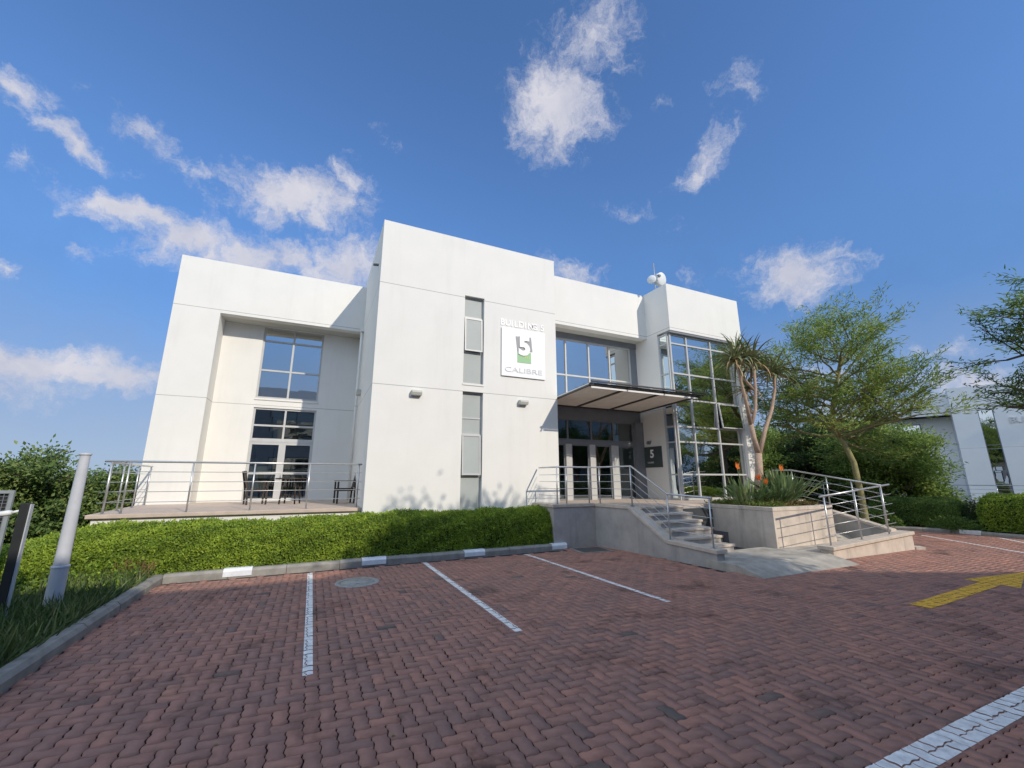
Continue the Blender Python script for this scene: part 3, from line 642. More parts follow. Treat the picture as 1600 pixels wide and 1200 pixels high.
text_mesh('lettering', 'CALIBRE', .085, M['signpale'], TPm, -12.18, 2.36, -.030, .006, t)
t = thing('street_number', 'small dark digits 407 above the slate plaque', 'sign', (11.27, 12.0, 3.05))
text_mesh('lettering', '407', .17, M['frame_dark'], TPm, -12.2, 3.06, -.012, .02, t, bold=.006)
t = thing('dish_antenna', 'round white dish antenna on a mast at the roof corner', 'antenna', (11.42, 11.25, 8.9))
MB().tube([(11.42, 11.25, 8.5), (11.42, 11.25, 10.1)], .022, 8).build('mast', M['steel'], t)
dn_ = Vector((.15, -.9, -.12)).normalized()
def disc(c, ax, r, dp, m, nm, bulge):
    ax = ax.normalized(); a = ax.cross(Vector((0, 0, 1))).normalized(); b = a.cross(ax); mb = MB(); n = 28; vs = []
    prof = [(0, bulge), (r*.6, bulge*.8), (r*.97, bulge*.15), (r, 0), (r*.98, -dp), (0, -dp*1.05)]
    for q, h in prof:
        for k in range(n):
            th = 2*math.pi*k/n; vs.append(c+ax*h+(a*math.cos(th)+b*math.sin(th))*max(q, .001))
    mb.add(vs, [(i*n+k, i*n+(k+1) % n, (i+1)*n+(k+1) % n, (i+1)*n+k) for i in range(len(prof)-1) for k in range(n)], smooth=True); return mb.build(nm, m, t)
disc(Vector((11.66, 11.12, 9.42)), dn_, .27, .16, M['dish'], 'dish', .05)
disc(Vector((11.20, 11.20, 9.35)), Vector((-.8, -.5, 0)), .17, .05, M['dish'], 'dish', .04)
mb = MB(); mb.box(11.36, 11.62, 11.15, 11.28, 9.33, 9.39); mb.box(11.40, 11.5, 11.0, 11.2, 9.45, 9.52); mb.build('bracket', M['frame_dark'], t)

# ================================================================== TERRACE
t = thing('terrace', 'raised tiled terrace with a white edge in front of the left wing', 'terrace', (-1.4, 13.5, 0))
MB().box(-4.0, 1.19, 11.66, Yr-.002, -.05, 1.02).build('base_wall', wm, t)
mb = MB(); mb.prism([(-4.08, 11.58), (1.19, 11.58), (1.19, Yr-.002), (-3.2, Yr-.002), (-3.2, Yw-.002), (-4.4, Yw-.002)], 1.02, 1.10); mb.build('paving_slab', M['tile'], t, .01)
def railing(root, path, bars, posts, hand=.023, bar=.008, post=.0185, over=.0):
    """path: list of (x, y, base z, rail height); bars: fractions of the height; posts: distances along the path"""
    top = [Vector((p[0], p[1], p[2]+p[3])) for p in path]
    MB().tube(top, hand, 10).build('handrail', M['steel'], root)
    for b in bars:
        MB().tube([(p[0], p[1], p[2]+p[3]*b) for p in path], bar, 6).build('rail', M['steel'], root)
    seg = [0]
    for a, b in zip(path, path[1:]): seg.append(seg[-1]+math.hypot(b[0]-a[0], b[1]-a[1]))
    for s in posts:
        for i in range(len(seg)-1):
            if seg[i]-1e-6 <= s <= seg[i+1]+1e-6:
                k = (s-seg[i])/max(seg[i+1]-seg[i], 1e-6); p = [path[i][q]+(path[i+1][q]-path[i][q])*k for q in range(4)]
                mb = MB().tube([(p[0], p[1], p[2]), (p[0], p[1], p[2]+p[3]-.01)], post, 8); mb.lathe([(.05, .006), (.05, 0), (.02, .008)], (p[0], p[1], p[2]), 12); mb.build('post', M['steel'], root); break
BARS = (.21, .41, .60, .80)
t = thing('terrace_railing', 'long brushed steel railing along the front of the terrace', 'railing', (-1.4, 11.75, 1.1), 'steel railings')
railing(t, [(-4.0, 11.75, 1.1, 1.08), (1.15, 11.75, 1.1, 1.08)], BARS, [.12, .42, 1.54, 2.74, 3.92, 5.08])
t = thing('terrace_railing', 'short steel railing running back along the left end of the terrace', 'railing', (-3.95, 13.5, 1.1), 'steel railings')
railing(t, [(-3.95, 11.95, 1.1, 1.06), (-4.2, 15.45, 1.1, 1.06)], BARS, [.05, .95, 2.2, 3.4])

# ================================================================== ENTRANCE PLATFORM, STEPS, RAMP
t = thing('entrance_platform', 'grey plastered entrance platform with stone coping and a stepped side wall', 'platform', (9, 9.5, 0))
pl = [(5.95, 10.12), (7.30, 10.12), (7.47, 8.90), (10.40, 8.90), (10.40, 9.45), (15.8, 9.45), (15.8, 11.5), (11.28, 11.5), (11.28, Yg-.002), (6.88, Yg-.002), (6.88, 11.28), (5.95, 11.28)]
MB().prism(pl, -.05, 1.05).build('wall', M['plaster'], t)
mb = MB(); mb.prism([(6.2, 10.36), (7.5, 10.36), (7.62, 8.94), (10.40, 8.94), (10.40, 9.45), (15.8, 9.45), (15.8, 11.49), (11.27, 11.49), (11.27, Yg-.01), (6.9, Yg-.01), (6.9, 11.26), (6.2, 11.26)], 1.05, 1.10); mb.build('floor_paving', M['tile'], t)
def flank(y): return 7.30+(10.12-y)/3.52*.45
prof = [(10.12, 1.045), (8.90, 1.045), (7.80, .34), (6.57, .27)]
mb = MB(); mb.profile([(flank(y), y, z) for y, z in [(10.1, -.05)]+prof[:]+[(6.57, -.05)]], (.26, .03, 0)); mb.build('side_wall', M['plaster'], t)
mb = MB()
for (a, b) in zip(prof, prof[1:]):
    (y0, z0), (y1, z1) = a, b
    if b is prof[-1]: y1 -= .03
    mb.profile([(flank(y0)-.03, y0, z0), (flank(y0)-.03, y0, z0+.085), (flank(y0)+.29, y0, z0+.085), (flank(y0)+.29, y0, z0)], (flank(y1)-flank(y0), y1-y0, z1-z0))
mb.prism([(5.92, 10.09), (7.27, 10.09), (7.27, 10.36), (6.2, 10.36), (6.2, 11.28), (5.92, 11.28)], 1.05, 1.135)
mb.build('coping', M['coping'], t, .012)
for k in range(6):
    z = .14+.16*k; y = 7.30+.29*k
    mb = MB(); mb.box(flank(y)+.27, 9.2, y, 8.93, z-.0 if k else .10, z+.105); s_ = mb.build('step', M['plaster'], t)
    MB().box(flank(y)+.27, 9.22, y-.035, 8.92 if k == 5 else y+.33, z+.105, z+.16).build('tread', M['coping'], s_, .01)
MB().box(9.23, 10.44, 7.42, 8.89, .0, .03).box(9.23, 10.44, 8.86, 8.896, .03, 1.0).box(9.205, 9.225, 7.42, 8.86, .0, .55).build('painted_shade_gap', M['dark'], t)  # deep shade between steps and planter, put in as added near-black boxes
ld = MB(); ld.prism([(7.72, 6.10), (14.3, 6.10), (14.3, 7.2), (13.98, 7.4), (7.72, 7.4)], -.03, .14); ld.build('landing', M['landing'], t)
mb = MB(); mb.profile([(7.72, 6.10, -.03), (7.72, 6.10, .139), (7.72, 5.55, .008), (7.72, 5.55, -.03)], (3.1, 0, 0)); mb.build('dropped_edge', M['landing'], t)
mb = MB(); mb.profile([(13.02, 6.95, .08), (13.02, 7.2, .15), (13.02, 9.47, 1.09), (13.02, 9.47, -.02), (13.02, 6.95, -.02)], (1.0, 0, 0)); mb.build('ramp', M['landing'], t)
mb = MB(); mb.profile([(14.02, 6.33, -.05), (14.02, 6.33, .42), (14.02, 7.74, .82), (14.02, 8.75, 1.06), (14.02, 9.46, 1.06), (14.02, 9.46, -.05)], (.22, 0, 0)); mb.build('side_wall', M['plaster'], t)
mb = MB(); mb.profile([(14.0, 6.30, .42), (14.0, 6.30, .49), (14.0, 7.74, .89), (14.0, 8.77, 1.13), (14.0, 9.46, 1.13), (14.0, 9.46, 1.06), (14.0, 8.75, 1.06), (14.0, 7.74, .82)], (.28, 0, 0)); mb.build('coping', M['coping'], t, .01)
mb = MB(); mb.prism([(10.86, 6.05), (14.42, 6.05), (14.42, 6.32), (10.86, 6.32)], -.05, [.21, .37, .37, .21]); mb.prism([(14.43, 6.02), (14.62, 5.9), (14.8, 6.1), (14.5, 6.36)], -.05, .06); mb.build('front_wall', M['planter'], t)
mb = MB(); mb.prism([(10.80, 6.00), (14.46, 6.00), (14.46, 6.36), (10.80, 6.36)], [.21, .37, .37, .21], [.29, .45, .45, .29]); mb.build('coping', M['coping'], t, .012)

t = thing('entrance_railing', 'steel railing round the entrance platform and down beside the steps', 'railing', (7.3, 9.5, 1.1), 'steel railings')
fr = lambda y: flank(y)+.12
railing(t, [(6.12, 11.2, 1.13, 1.0), (6.12, 10.2, 1.13, 1.0), (fr(10.2), 10.2, 1.13, 1.0), (fr(8.85), 8.85, 1.13, 1.0), (fr(7.78), 7.78, .42, 1.03), (fr(6.65), 6.65, .36, 1.03)],
        (.22, .41, .60, .79), [1.0, 1.3, 2.05, 2.45, 3.62, 4.72, 5.80])
t = thing('ramp_railing', 'steel railing on the low lit wall in front of the ramp', 'railing', (12.4, 6.15, .3), 'steel railings')
railing(t, [(10.85, 6.16, .285, 1.10), (14.0, 6.16, .43, 1.22)], (.2, .4, .6, .8), [.16, 1.45, 2.72])
t = thing('ramp_railing', 'sloping steel railing on the inner wall of the ramp, right of the planter', 'railing', (14.13, 7.5, .8), 'steel railings')
railing(t, [(14.13, 6.35, .49, 1.12), (14.13, 7.74, .89, .99), (14.13, 8.77, 1.13, .95), (14.13, 9.4, 1.13, .95)], (.2, .4, .6, .8), [.08, .75, 1.4, 2.4])

# planter
t = thing('planter_box', 'large plastered planter box with a shaded left face and a sunlit front', 'planter', (11.7, 8.2, 0))
mb = MB(); mb.box(10.46, 10.62, 7.08, 9.44, 0, 1.01); mb.box(10.62, 12.95, 7.08, 7.24, 0, 1.01); mb.box(12.79, 12.95, 7.24, 9.44, 0, 1.01); mb.box(10.62, 12.79, 9.28, 9.44, 0, 1.01); mb.build('wall', M['planter'], t)
mb = MB(); mb.box(10.445, 10.635, 7.065, 9.455, 1.01, 1.10); mb.box(10.635, 12.965, 7.065, 7.255, 1.01, 1.10); mb.box(12.775, 12.965, 7.255, 9.455, 1.01, 1.10); mb.box(10.635, 12.775, 9.265, 9.455, 1.01, 1.10); mb.build('coping', M['planter'], t, .008)
MB().box(10.62, 12.79, 7.24, 9.28, .5, 1.06).build('soil_fill', M['soil'], t)

# ================================================================== PLANTS
def hedge(name, label, x0, x1, yf, yb, zt, n, seed, parent_loc, group=None, lf=.042, m='leaf_hedge', along='x', bot=.08, ends=(True, True)):
    """clipped hedge: a dark twiggy core and leaves over front, top, back and ends"""
    r = np.random.default_rng(seed); t = thing(name, label, 'hedge', parent_loc, group)
    f = (lambda v: v) if not callable(yf) else yf
    nx = max(8, int((x1-x0)/.12)); prof = [(0, 0), (.02, .28), (.05, .52), (.12, .73), (.27, .89), (.5, .98), (.75, 1.0), (.93, .9), (1, .5), (1, 0)]
    YF = yf if callable(yf) else (lambda x: yf); YB = yb if callable(yb) else (lambda x: yb); ZT = zt if callable(zt) else (lambda x: zt)
    def pt(x, s):     # s along the cross profile 0..1
        q = s*(len(prof)-1); i = np.minimum(q.astype(int), len(prof)-2); k = q-i; pa = np.array(prof)
        a = pa[i]+(pa[i+1]-pa[i])*k[:, None]; yf_, yb_, z_ = YF(x), YB(x), ZT(x)
        endk = np.ones_like(x)
        if ends[0]: endk = np.minimum(endk, np.clip((x-x0)/.35, 0, 1))
        if ends[1]: endk = np.minimum(endk, np.clip((x1-x)/.35, 0, 1))
        er = np.sqrt(1-(1-endk)**2); mid = .5*(yf_+yb_)
        y = yf_+a[:, 0]*(yb_-yf_); y = mid+(y-mid)*(.55+.45*er); z = bot+a[:, 1]*(z_-bot)*(.72+.28*er)
        P = np.stack([x, y, z], 1)
        b = clump_noise(P, 2.6, seed+1)*.035+clump_noise(P, 9, seed+2)*.018
        return P, b
    X = np.linspace(x0, x1, nx); S = np.linspace(0, 1, 28); g = MB(); gv = []
    for xx in X:
        P, b = pt(np.full(len(S), xx), S); c = np.array([xx, .5*(YF(xx)+YB(xx)), .4*ZT(xx)]); P = c+(P-c)*np.array([1, .90, .93]); gv += [tuple(p) for p in P]
    ns = len(S); g.add(gv, [(i*ns+k, i*ns+k+1, (i+1)*ns+k+1, (i+1)*ns+k) for i in range(nx-1) for k in range(ns-1)]); 
    g.f.append(tuple(range(ns))); g.smooth.append(False); g.f.append(tuple(range((nx-1)*ns, nx*ns))[::-1]); g.smooth.append(False)
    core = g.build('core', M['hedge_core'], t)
    x = r.uniform(x0, x1, n); s = r.beta(1.0, 1.25, n)
    e = r.random(n) < .06
    if ends[1]: x[e & (r.random(n) < .5)] = x1-r.random()*.02
    P, b = pt(x, s); e_ = 1e-3; P2, _ = pt(x, np.clip(s+e_, 0, 1)); P1, _ = pt(x, np.clip(s-e_, 0, 1)); T_ = unit(P2-P1); Nn = unit(np.cross(np.tile([1., 0, 0], (n, 1)), T_))
    flip = (Nn[:, 2] < -.2); Nn[flip] *= -1
    P = P+Nn*(b[:, None]+.03*np.maximum(clump_noise(P, 14, seed+5), -.8)[:, None]+r.uniform(-.07, .03, n)[:, None]); P += r.normal(0, .012, (n, 3))
    D = unit(Nn*.5+r.normal(0, .7, (n, 3))+np.array([0, 0, .25])); nn = unit(Nn*.55+np.array(SUN)*.6+r.normal(0, .42, (n, 3)))
    tone = .42+r.normal(0, .2, n)+.22*clump_noise(P, 6, seed+3)
    leaves('foliage', M[m], P, D, nn, r.uniform(.7, 1.3, n)*lf, r.uniform(.42, .6, n)*lf, tone, t)
    return t
HT = lambda x: .985-.34*np.clip((-3.3-np.asarray(x))/1.6, 0, 1)-.05*np.clip((1.2-np.asarray(x))/.8, 0, 1)+.03*np.sin(np.asarray(x)*1.3)+.02*np.sin(np.asarray(x)*3.1+1)-.05*np.exp(-((np.asarray(x)-1.0)/1.2)**2)
hedge('hedge', 'long clipped bright green hedge between the kerb and the white front wall', -8.5, 6.25, lambda x: np.where(np.asarray(x) < -2, 10.10-(-2-np.asarray(x))*.16, 10.10+(np.asarray(x)+2)*.012), lambda x: 11.2+0*np.asarray(x),
      HT, 210000, 11, (-1, 10.7, 0), lf=.046)
# dead brown gap low in the hedge, by the kerb corner
t = thing('dead_hedge_twigs', 'patch of dry brown twigs low in the hedge near the kerb corner', 'twigs', (-2.75, 9.95, .1)); mb = MB()
for k in range(150):
    x, y = random.gauss(-2.75, .14), random.gauss(9.97, .05); d = Vector((random.gauss(0, .5), random.gauss(-.3, .3), random.uniform(.3, 1))).normalized(); l = random.uniform(.12, .3)
    mb.tube([(x, y, .08+random.random()*.2), Vector((x, y, .08+random.random()*.2))+d*l], [.005, .002], 4, False)
mb.build('twig', M['dry'], t)

def blades(name, P, hmin, hmax, w, m, seed, tonemu=.4, lean=.45, parent=None):
    r = np.random.default_rng(seed); n = len(P); D = np.stack([r.normal(0, lean, n), r.normal(0, lean, n), np.ones(n)], 1)
    return leaves(name, M[m], P, D, r.normal(0, 1, (n, 3)), r.uniform(hmin, hmax, n), w, tonemu+r.normal(0, .22, n), parent, .1)
r_ = np.random.default_rng(5); n = 27000
cx = r_.uniform(-6.0, -2.44, n); cy = r_.uniform(0.5, 10.05, n); keep = (cy < 9.9-.1*(-2.4-cx)); cl = clump_noise(np.stack([cx, cy, 0*cx], 1), 2.2, 9) > -.35; keep &= cl
g = blades('long_grass', np.stack([cx, cy, .06+0*cx], 1)[keep], .08, .38, .016, 'grass', 6, .46, .5); kind(g, 'stuff')
n = 9000; cx = r_.uniform(-7, -2.5, n); cy = r_.uniform(8.6, 10.2, n)
P = np.stack([cx, cy, .08+r_.random(n)**1.5*.42*np.clip((cy-8.3)/1.5, 0, 1)], 1)
g = leaves('low_shrubs', M['leaf_hedge'], P, r_.normal(0, 1, (n, 3))+[0, -.3, .7], r_.normal(0, 1, (n, 3))+[0, 0, 1], r_.uniform(.04, .08, n), .03, .3+r_.normal(0, .2, n)); kind(g, 'stuff')

# ---- trees
def skeleton(base, pts, r0, rng_, levels, spread, lens, up, nch, rad_k=.62):
    """grow limbs from a trunk path; returns tube list [(pts, radii)] and twig points with directions"""
    tubes = []; twigs = []
    def grow(p, d, l, r, lev):
        n = 4; path = [p.copy()]; dd = d.copy()
        for i in range(n):
            dd = (dd+Vector(rng_.normal(0, .16, 3))+Vector((0, 0, up*(.12 if lev > 0 else .05)))).normalized(); path.append(path[-1]+dd*l/n)
        rad = [r*(1-.45*i/n) for i in range(n+1)]; tubes.append((path, rad))
        if lev >= levels-1:
            for i in range(1, n+1): twigs.append((path[i], (path[i]-path[i-1]).normalized(), lev))
        if lev < levels:
            for c in range(nch[lev]):
                k = rng_.uniform(.35, 1.0) if c else 1.0; q = min(int(k*n), n-1); a = path[q].lerp(path[q+1], k*n-q)
                az = rng_.uniform(0, 2*math.pi); s = spread[lev]
                side = Vector((math.cos(az), math.sin(az), rng_.uniform(-.15, .5)))
                grow(a, (dd*(1-s)+side*s).normalized(), lens[lev]*rng_.uniform(.7, 1.2), rad[q]*rad_k, lev+1)
    tubes.append(([Vector(p) for p in pts], [r0*(1-.4*i/(len(pts)-1)) for i in range(len(pts))]))
    return tubes, twigs, grow
def make_tree(name, label, base, trunk, r0, seed, bark, leafm, levels, spread, lens, up, nch, starts, per_twig, leaf, jit, flat=0.0, group=None, l0=None, min_r=.006, cat='tree', tone0=.42, keep=None):
    rr = np.random.default_rng(seed); t = thing(name, label, cat, base, group); b = Vector(base)
    pts = [b+Vector(p) for p in trunk]; tubes, twigs, grow = skeleton(b, pts, r0, rr, levels, spread, lens, up, nch)
    for (k, az, el, l) in starts:
        q = k*(len(pts)-1); i = min(int(q), len(pts)-2); a = pts[i].lerp(pts[i+1], q-i)
        d = Vector((math.cos(az)*math.cos(el), math.sin(az)*math.cos(el), math.sin(el))); grow(a, d, l, r0*.55*(1-.35*k), 0)
    mb = MB()
    for path, rad in tubes: mb.tube(path, [max(x, min_r) for x in rad], 7 if rad[0] > .03 else 5, False)
    mb.build('trunk', M[bark], t, recalc=False)
    tw = np.array([p for p, d, l in twigs]); td = np.array([d for p, d, l in twigs]); n = len(tw)*per_twig; idx = np.repeat(np.arange(len(tw)), per_twig)
    off = rr.normal(0, 1, (n, 3))*jit; off[:, 2] *= (1-flat*.75)
    P = tw[idx]+off+td[idx]*rr.uniform(-.1, .25, (n, 1)); D = unit(td[idx]*.7+rr.normal(0, .55, (n, 3))*np.array([1, 1, 1-flat*.7]))
    Nn = unit(rr.normal(0, .75-flat*.35, (n, 3))+np.array([0, 0, .5+flat*.5])+np.array(SUN)*.8); tone = tone0+rr.normal(0, .18, n)+.22*clump_noise(P-np.array(base), 1.3, seed+1)+.1*rr.normal(0, 1, len(tw))[idx]
    if keep is not None: k = keep(P); P, D, Nn, tone = P[k], D[k], Nn[k], tone[k]; n = len(P)
    leaves('crown', M[leafm], P, D, Nn, leaf[0]*rr.uniform(.6, 1.35, n), leaf[1]*rr.uniform(.7, 1.3, n), tone, t)
    return t
def ring(n, k0, k1, e0, e1, l0, l1, seed, az0=0, aspan=2*math.pi):
    r = random.Random(seed); return [(k0+(k1-k0)*i/max(n-1, 1), az0+aspan*(i*.618 % 1)+r.uniform(-.2, .2), r.uniform(e0, e1), r.uniform(l0, l1)) for i in range(n)]
# feathery fever tree right of the ramp
make_tree('fever_tree', 'feathery thorn tree with a yellow green trunk and wide layered crown beside the ramp', (17.4, 8.5, .05),
          [(0, 0, 0), (.03, .02, 1.2), (.0, .05, 2.3), (.12, .3, 3.0), (.0, .55, 3.6), (-.1, .35, 4.4), (-.05, .1, 5.3), (-.1, -.2, 6.1)], .105, 21, 'feverbark', 'leaf_acacia', 2, [.5, .5, .5], [1.0, .62, .4], .35, [4, 3, 0],
          ring(22, .45, 1.0, .05, .7, 1.0, 1.9, 4)+[(.98, 1.0, 1.2, .9), (.97, 4.0, 1.0, 1.0), (.48, 4.9, .25, 2.3), (.52, 5.3, .28, 2.4), (.6, 4.5, .42, 2.0), (.6, 2.2, .4, 2.1), (.74, 2.0, .5, 2.2), (.5, 2.6, .15, 2.2), (.66, 5.5, .5, 2.0), (.46, 5.95, .32, 2.7), (.6, 5.75, .38, 2.6), (.52, 6.2, .2, 2.2), (.72, 5.6, .3, 2.3), (.95, 5.9, .8, 1.7), (.88, 2.7, .45, 2.6), (.8, 2.4, .2, 2.3)], 9, (.19, .032), .14, .82, tone0=.72)
make_tree('thorn_tree', 'dark thorn tree reaching in at the right edge above the pale office', (22.4, 3.6, .05), [(0, 0, 0), (.1, 0, 1.8), (0, .1, 3.4), (.1, 0, 5.2), (0, 0, 7.2)], .17, 33, 'bark', 'leaf_acacia', 2, [.6, .6, .5], [1.2, .7, .45], .3, [5, 4, 0],
          ring(22, .45, 1.0, -.05, .5, 1.4, 2.3, 8), 8, (.20, .042), .13, .8, tone0=.4)
BUSH = dict(levels=2, spread=[.7, .7, .6], lens=[.8, .5, .3], up=.2, nch=[5, 4, 0])
make_tree('leafy_tree', 'dense rounded green tree beyond the hedge at the left edge', (-7.15, 16.6, -1.05), [(0, 0, 0), (.05, 0, .7), (0, 0, 1.4), (.1, 0, 2.35)], .12, 41, 'bark', 'leaf_dark', 2, [.65, .7, .6], [.72, .5, .3], .2, [6, 4, 0], ring(26, .22, 1.0, -.1, .8, .5, 1.0, 3), 11, (.12, .06), .12, .2, 'trees left of the terrace')
make_tree('leafy_tree', 'lower bushy green tree just left of the terrace end', (-6.0, 18.0, -.4), [(0, 0, 0), (.05, 0, .5), (0, 0, .9), (.1, 0, 1.4)], .1, 43, 'bark', 'leaf_dark', 2, [.65, .7, .6], [.7, .5, .3], .2, [6, 4, 0], ring(20, .1, 1.0, -.1, .8, .5, 1.0, 5), 10, (.12, .06), .13, .2, 'trees left of the terrace')
make_tree('leafy_tree', 'far low green tree at the left frame edge behind the mesh panel', (-10.4, 17.5, -.4), [(0, 0, 0), (.05, 0, .5), (0, 0, 1.1), (.1, 0, 1.6)], .1, 44, 'bark', 'leaf_dark', 2, [.65, .7, .6], [.8, .5, .3], .2, [6, 4, 0], ring(20, .1, 1.0, -.1, .8, .6, 1.1, 6), 10, (.13, .065), .14, .2, 'trees left of the terrace')
for i, (x, y, s, lb) in enumerate(((-9.5, 27, 1.15, 'middle distance tree seen through the side railing of the terrace'), (-15, 30, 1.3, 'middle distance tree farther left beyond the dense rounded one'), (-12.2, 38, 1.25, 'small distant tree between the lamp column and the terrace railing'))):
    make_tree('leafy_tree', lb, (x, y, -2.9), [(0, 0, 0), (0, 0, 1.0*s), (.1, 0, 2.0*s), (0, .1, 2.9*s)], .12, 60+i, 'bark', 'leaf_dark', 2, [.65, .7, .6], [1.0*s, .6*s, .4*s], .2, [5, 4, 0], ring(20, .2, 1.0, -.05, .8, .7*s, 1.3*s, 9+i), 8, (.2, .1), .2, .2, 'trees left of the terrace')
# greenery between the ramp and the far office
make_tree('shade_tree', 'green feathery tree behind the aloe at the far corner of the office', (22.2, 16.6, .05), [(0, 0, 0), (.1, 0, 1.3), (0, .1, 2.4), (.1, .1, 3.8)], .12, 71, 'bark', 'leaf_acacia', 2, [.65, .65, .5], [1.1, .7, .4], .25, [5, 4, 0], ring(26, .12, 1.0, -.1, .8, .9, 1.7, 11), 10, (.17, .06), .17, .4, 'trees by the far office', tone0=.5)
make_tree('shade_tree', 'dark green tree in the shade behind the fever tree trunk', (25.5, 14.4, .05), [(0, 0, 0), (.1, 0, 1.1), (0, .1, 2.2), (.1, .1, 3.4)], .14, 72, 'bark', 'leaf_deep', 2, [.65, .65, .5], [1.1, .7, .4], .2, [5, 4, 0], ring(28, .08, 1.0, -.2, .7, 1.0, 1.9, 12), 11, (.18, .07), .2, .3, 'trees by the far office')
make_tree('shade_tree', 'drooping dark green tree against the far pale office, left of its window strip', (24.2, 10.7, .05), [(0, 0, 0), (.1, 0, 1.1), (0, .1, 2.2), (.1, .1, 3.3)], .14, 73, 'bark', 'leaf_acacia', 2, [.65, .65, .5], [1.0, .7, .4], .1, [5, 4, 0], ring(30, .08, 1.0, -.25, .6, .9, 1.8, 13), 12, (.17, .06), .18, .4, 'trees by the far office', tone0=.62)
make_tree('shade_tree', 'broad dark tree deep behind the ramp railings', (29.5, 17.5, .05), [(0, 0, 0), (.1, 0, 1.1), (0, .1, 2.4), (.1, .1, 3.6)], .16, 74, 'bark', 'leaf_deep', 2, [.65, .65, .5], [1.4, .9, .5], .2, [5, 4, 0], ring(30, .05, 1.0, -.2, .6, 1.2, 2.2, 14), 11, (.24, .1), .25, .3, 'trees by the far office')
def ycol(x, y, ang=0): return x, y
def bushy(name, label, c, r, n, seed, m, lf, cat='shrub', group=None, tone0=.4):
    t = thing(name, label, cat, (c[0], c[1], 0.05), group); q = np.random.default_rng(seed)
    u = unit(q.normal(size=(n, 3))); u[:, 2] = np.abs(u[:, 2])*1.0-.1; rad = q.random(n)**.35; P = np.array([c[0], c[1], .1])+u*np.array(r)*rad[:, None]*(1+.18*clump_noise(u, 3, seed)[:, None]); P[:, 2] = np.maximum(P[:, 2], .06)
    leaves('foliage', M[m], P, u+q.normal(0, .6, (n, 3)), q.normal(0, .6, (n, 3))+u, lf*q.uniform(.7, 1.3, n), lf*.45, tone0+q.normal(0, .2, n)+.2*clump_noise(P, 2.5, seed), t)
    mb = MB()
    for k in range(9):
        d = Vector((q.normal(0, .5), q.normal(0, .5), 1)).normalized(); mb.tube([Vector((c[0], c[1], .02)), Vector((c[0], c[1], .02))+Vector((d.x*r[0], d.y*r[1], d.z*r[2]))*.8], [.02, .006], 5, False)
    mb.build('stem', M['bark'], t); return t
def hedge_y(name, label, x0, x1, y0, y1, zt, n, seed, m, tone=.4, lf=.06):
    t = hedge(name, label, 0, y1-y0, 0, x1-x0, zt, n, seed, (0, 0, 0), None, lf, m, ends=(True, True))
    t.location = (x0, y1, .05); t.rotation_euler = (0, 0, -math.pi/2)
    return t
hedge_y('hedge', 'clipped green hedge at the right edge behind the far kerb', 20.15, 21.6, .5, 6.7, 1.22, 34000, 15, 'leaf_hedge')
hedge_y('hedge', 'dark shaded hedge behind the far kerb, left of the bright clipped one', 20.35, 21.5, 7.2, 9.9, 1.0, 20000, 16, 'leaf_acacia')
bushy('shrub', 'low leafy shrub at the foot of the dark hedge beside the ramp wall', (19.5, 9.2), (.7, .7, .6), 3200, 81, 'leaf_acacia', .1, group='shrubs at the far kerb')
bushy('shrub', 'low weedy shrub on the kerb edge in front of the dark hedge', (20.05, 7.2), (.35, .7, .42), 2400, 82, 'leaf_acacia', .08, group='shrubs at the far kerb')
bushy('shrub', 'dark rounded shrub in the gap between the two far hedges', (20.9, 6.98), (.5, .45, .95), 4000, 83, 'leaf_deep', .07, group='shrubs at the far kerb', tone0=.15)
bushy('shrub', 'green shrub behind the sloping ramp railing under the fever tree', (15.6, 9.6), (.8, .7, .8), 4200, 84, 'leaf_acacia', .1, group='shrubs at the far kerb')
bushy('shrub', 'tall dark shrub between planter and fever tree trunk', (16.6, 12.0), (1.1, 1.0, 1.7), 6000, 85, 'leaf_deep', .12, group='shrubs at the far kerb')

# ---- aloe tree in the planter
A0 = Vector((12.02, 8.5, 1.03))
t = thing('tree_aloe', 'tall forked tree aloe with smooth pinkish trunks in the planter box', 'tree', A0)
fork = Vector((12.25, 8.5, 2.55))
limbs = [([A0, A0+Vector((.06, 0, .5)), A0+Vector((.16, 0, 1.0)), fork], [.19, .145, .125, .115]),
         ([fork, Vector((12.14, 8.5, 3.0)), Vector((12.08, 8.5, 3.45))], [.10, .085, .08]),
         ([Vector((12.08, 8.5, 3.40)), Vector((11.86, 8.42, 4.2)), Vector((11.72, 8.4, 4.8)), Vector((11.66, 8.4, 5.35))], [.07, .055, .05, .055]),
         ([Vector((12.08, 8.5, 3.40)), Vector((12.38, 8.5, 3.9)), Vector((12.52, 8.5, 4.6)), Vector((12.58, 8.5, 5.45))], [.07, .06, .052, .06]),
         ([fork-Vector((0, 0, .1)), Vector((12.72, 8.5, 3.3)), Vector((13.2, 8.5, 4.0)), Vector((13.5, 8.5, 4.7)), Vector((13.62, 8.5, 5.2))], [.085, .07, .06, .05, .055]),
         ([Vector((12.30, 8.55, 3.8)), Vector((12.55, 8.9, 4.3)), Vector((12.95, 9.1, 4.75))], [.05, .045, .045]),
         ([Vector((12.50, 8.5, 4.5)), Vector((12.35, 8.75, 5.0)), Vector((12.25, 8.8, 5.5))], [.045, .04, .04])]
mb = MB()
for p, r in limbs: mb.tube(p, [q*.86 for q in r], 12, True)
mb.build('trunk', M['aloebark'], t)
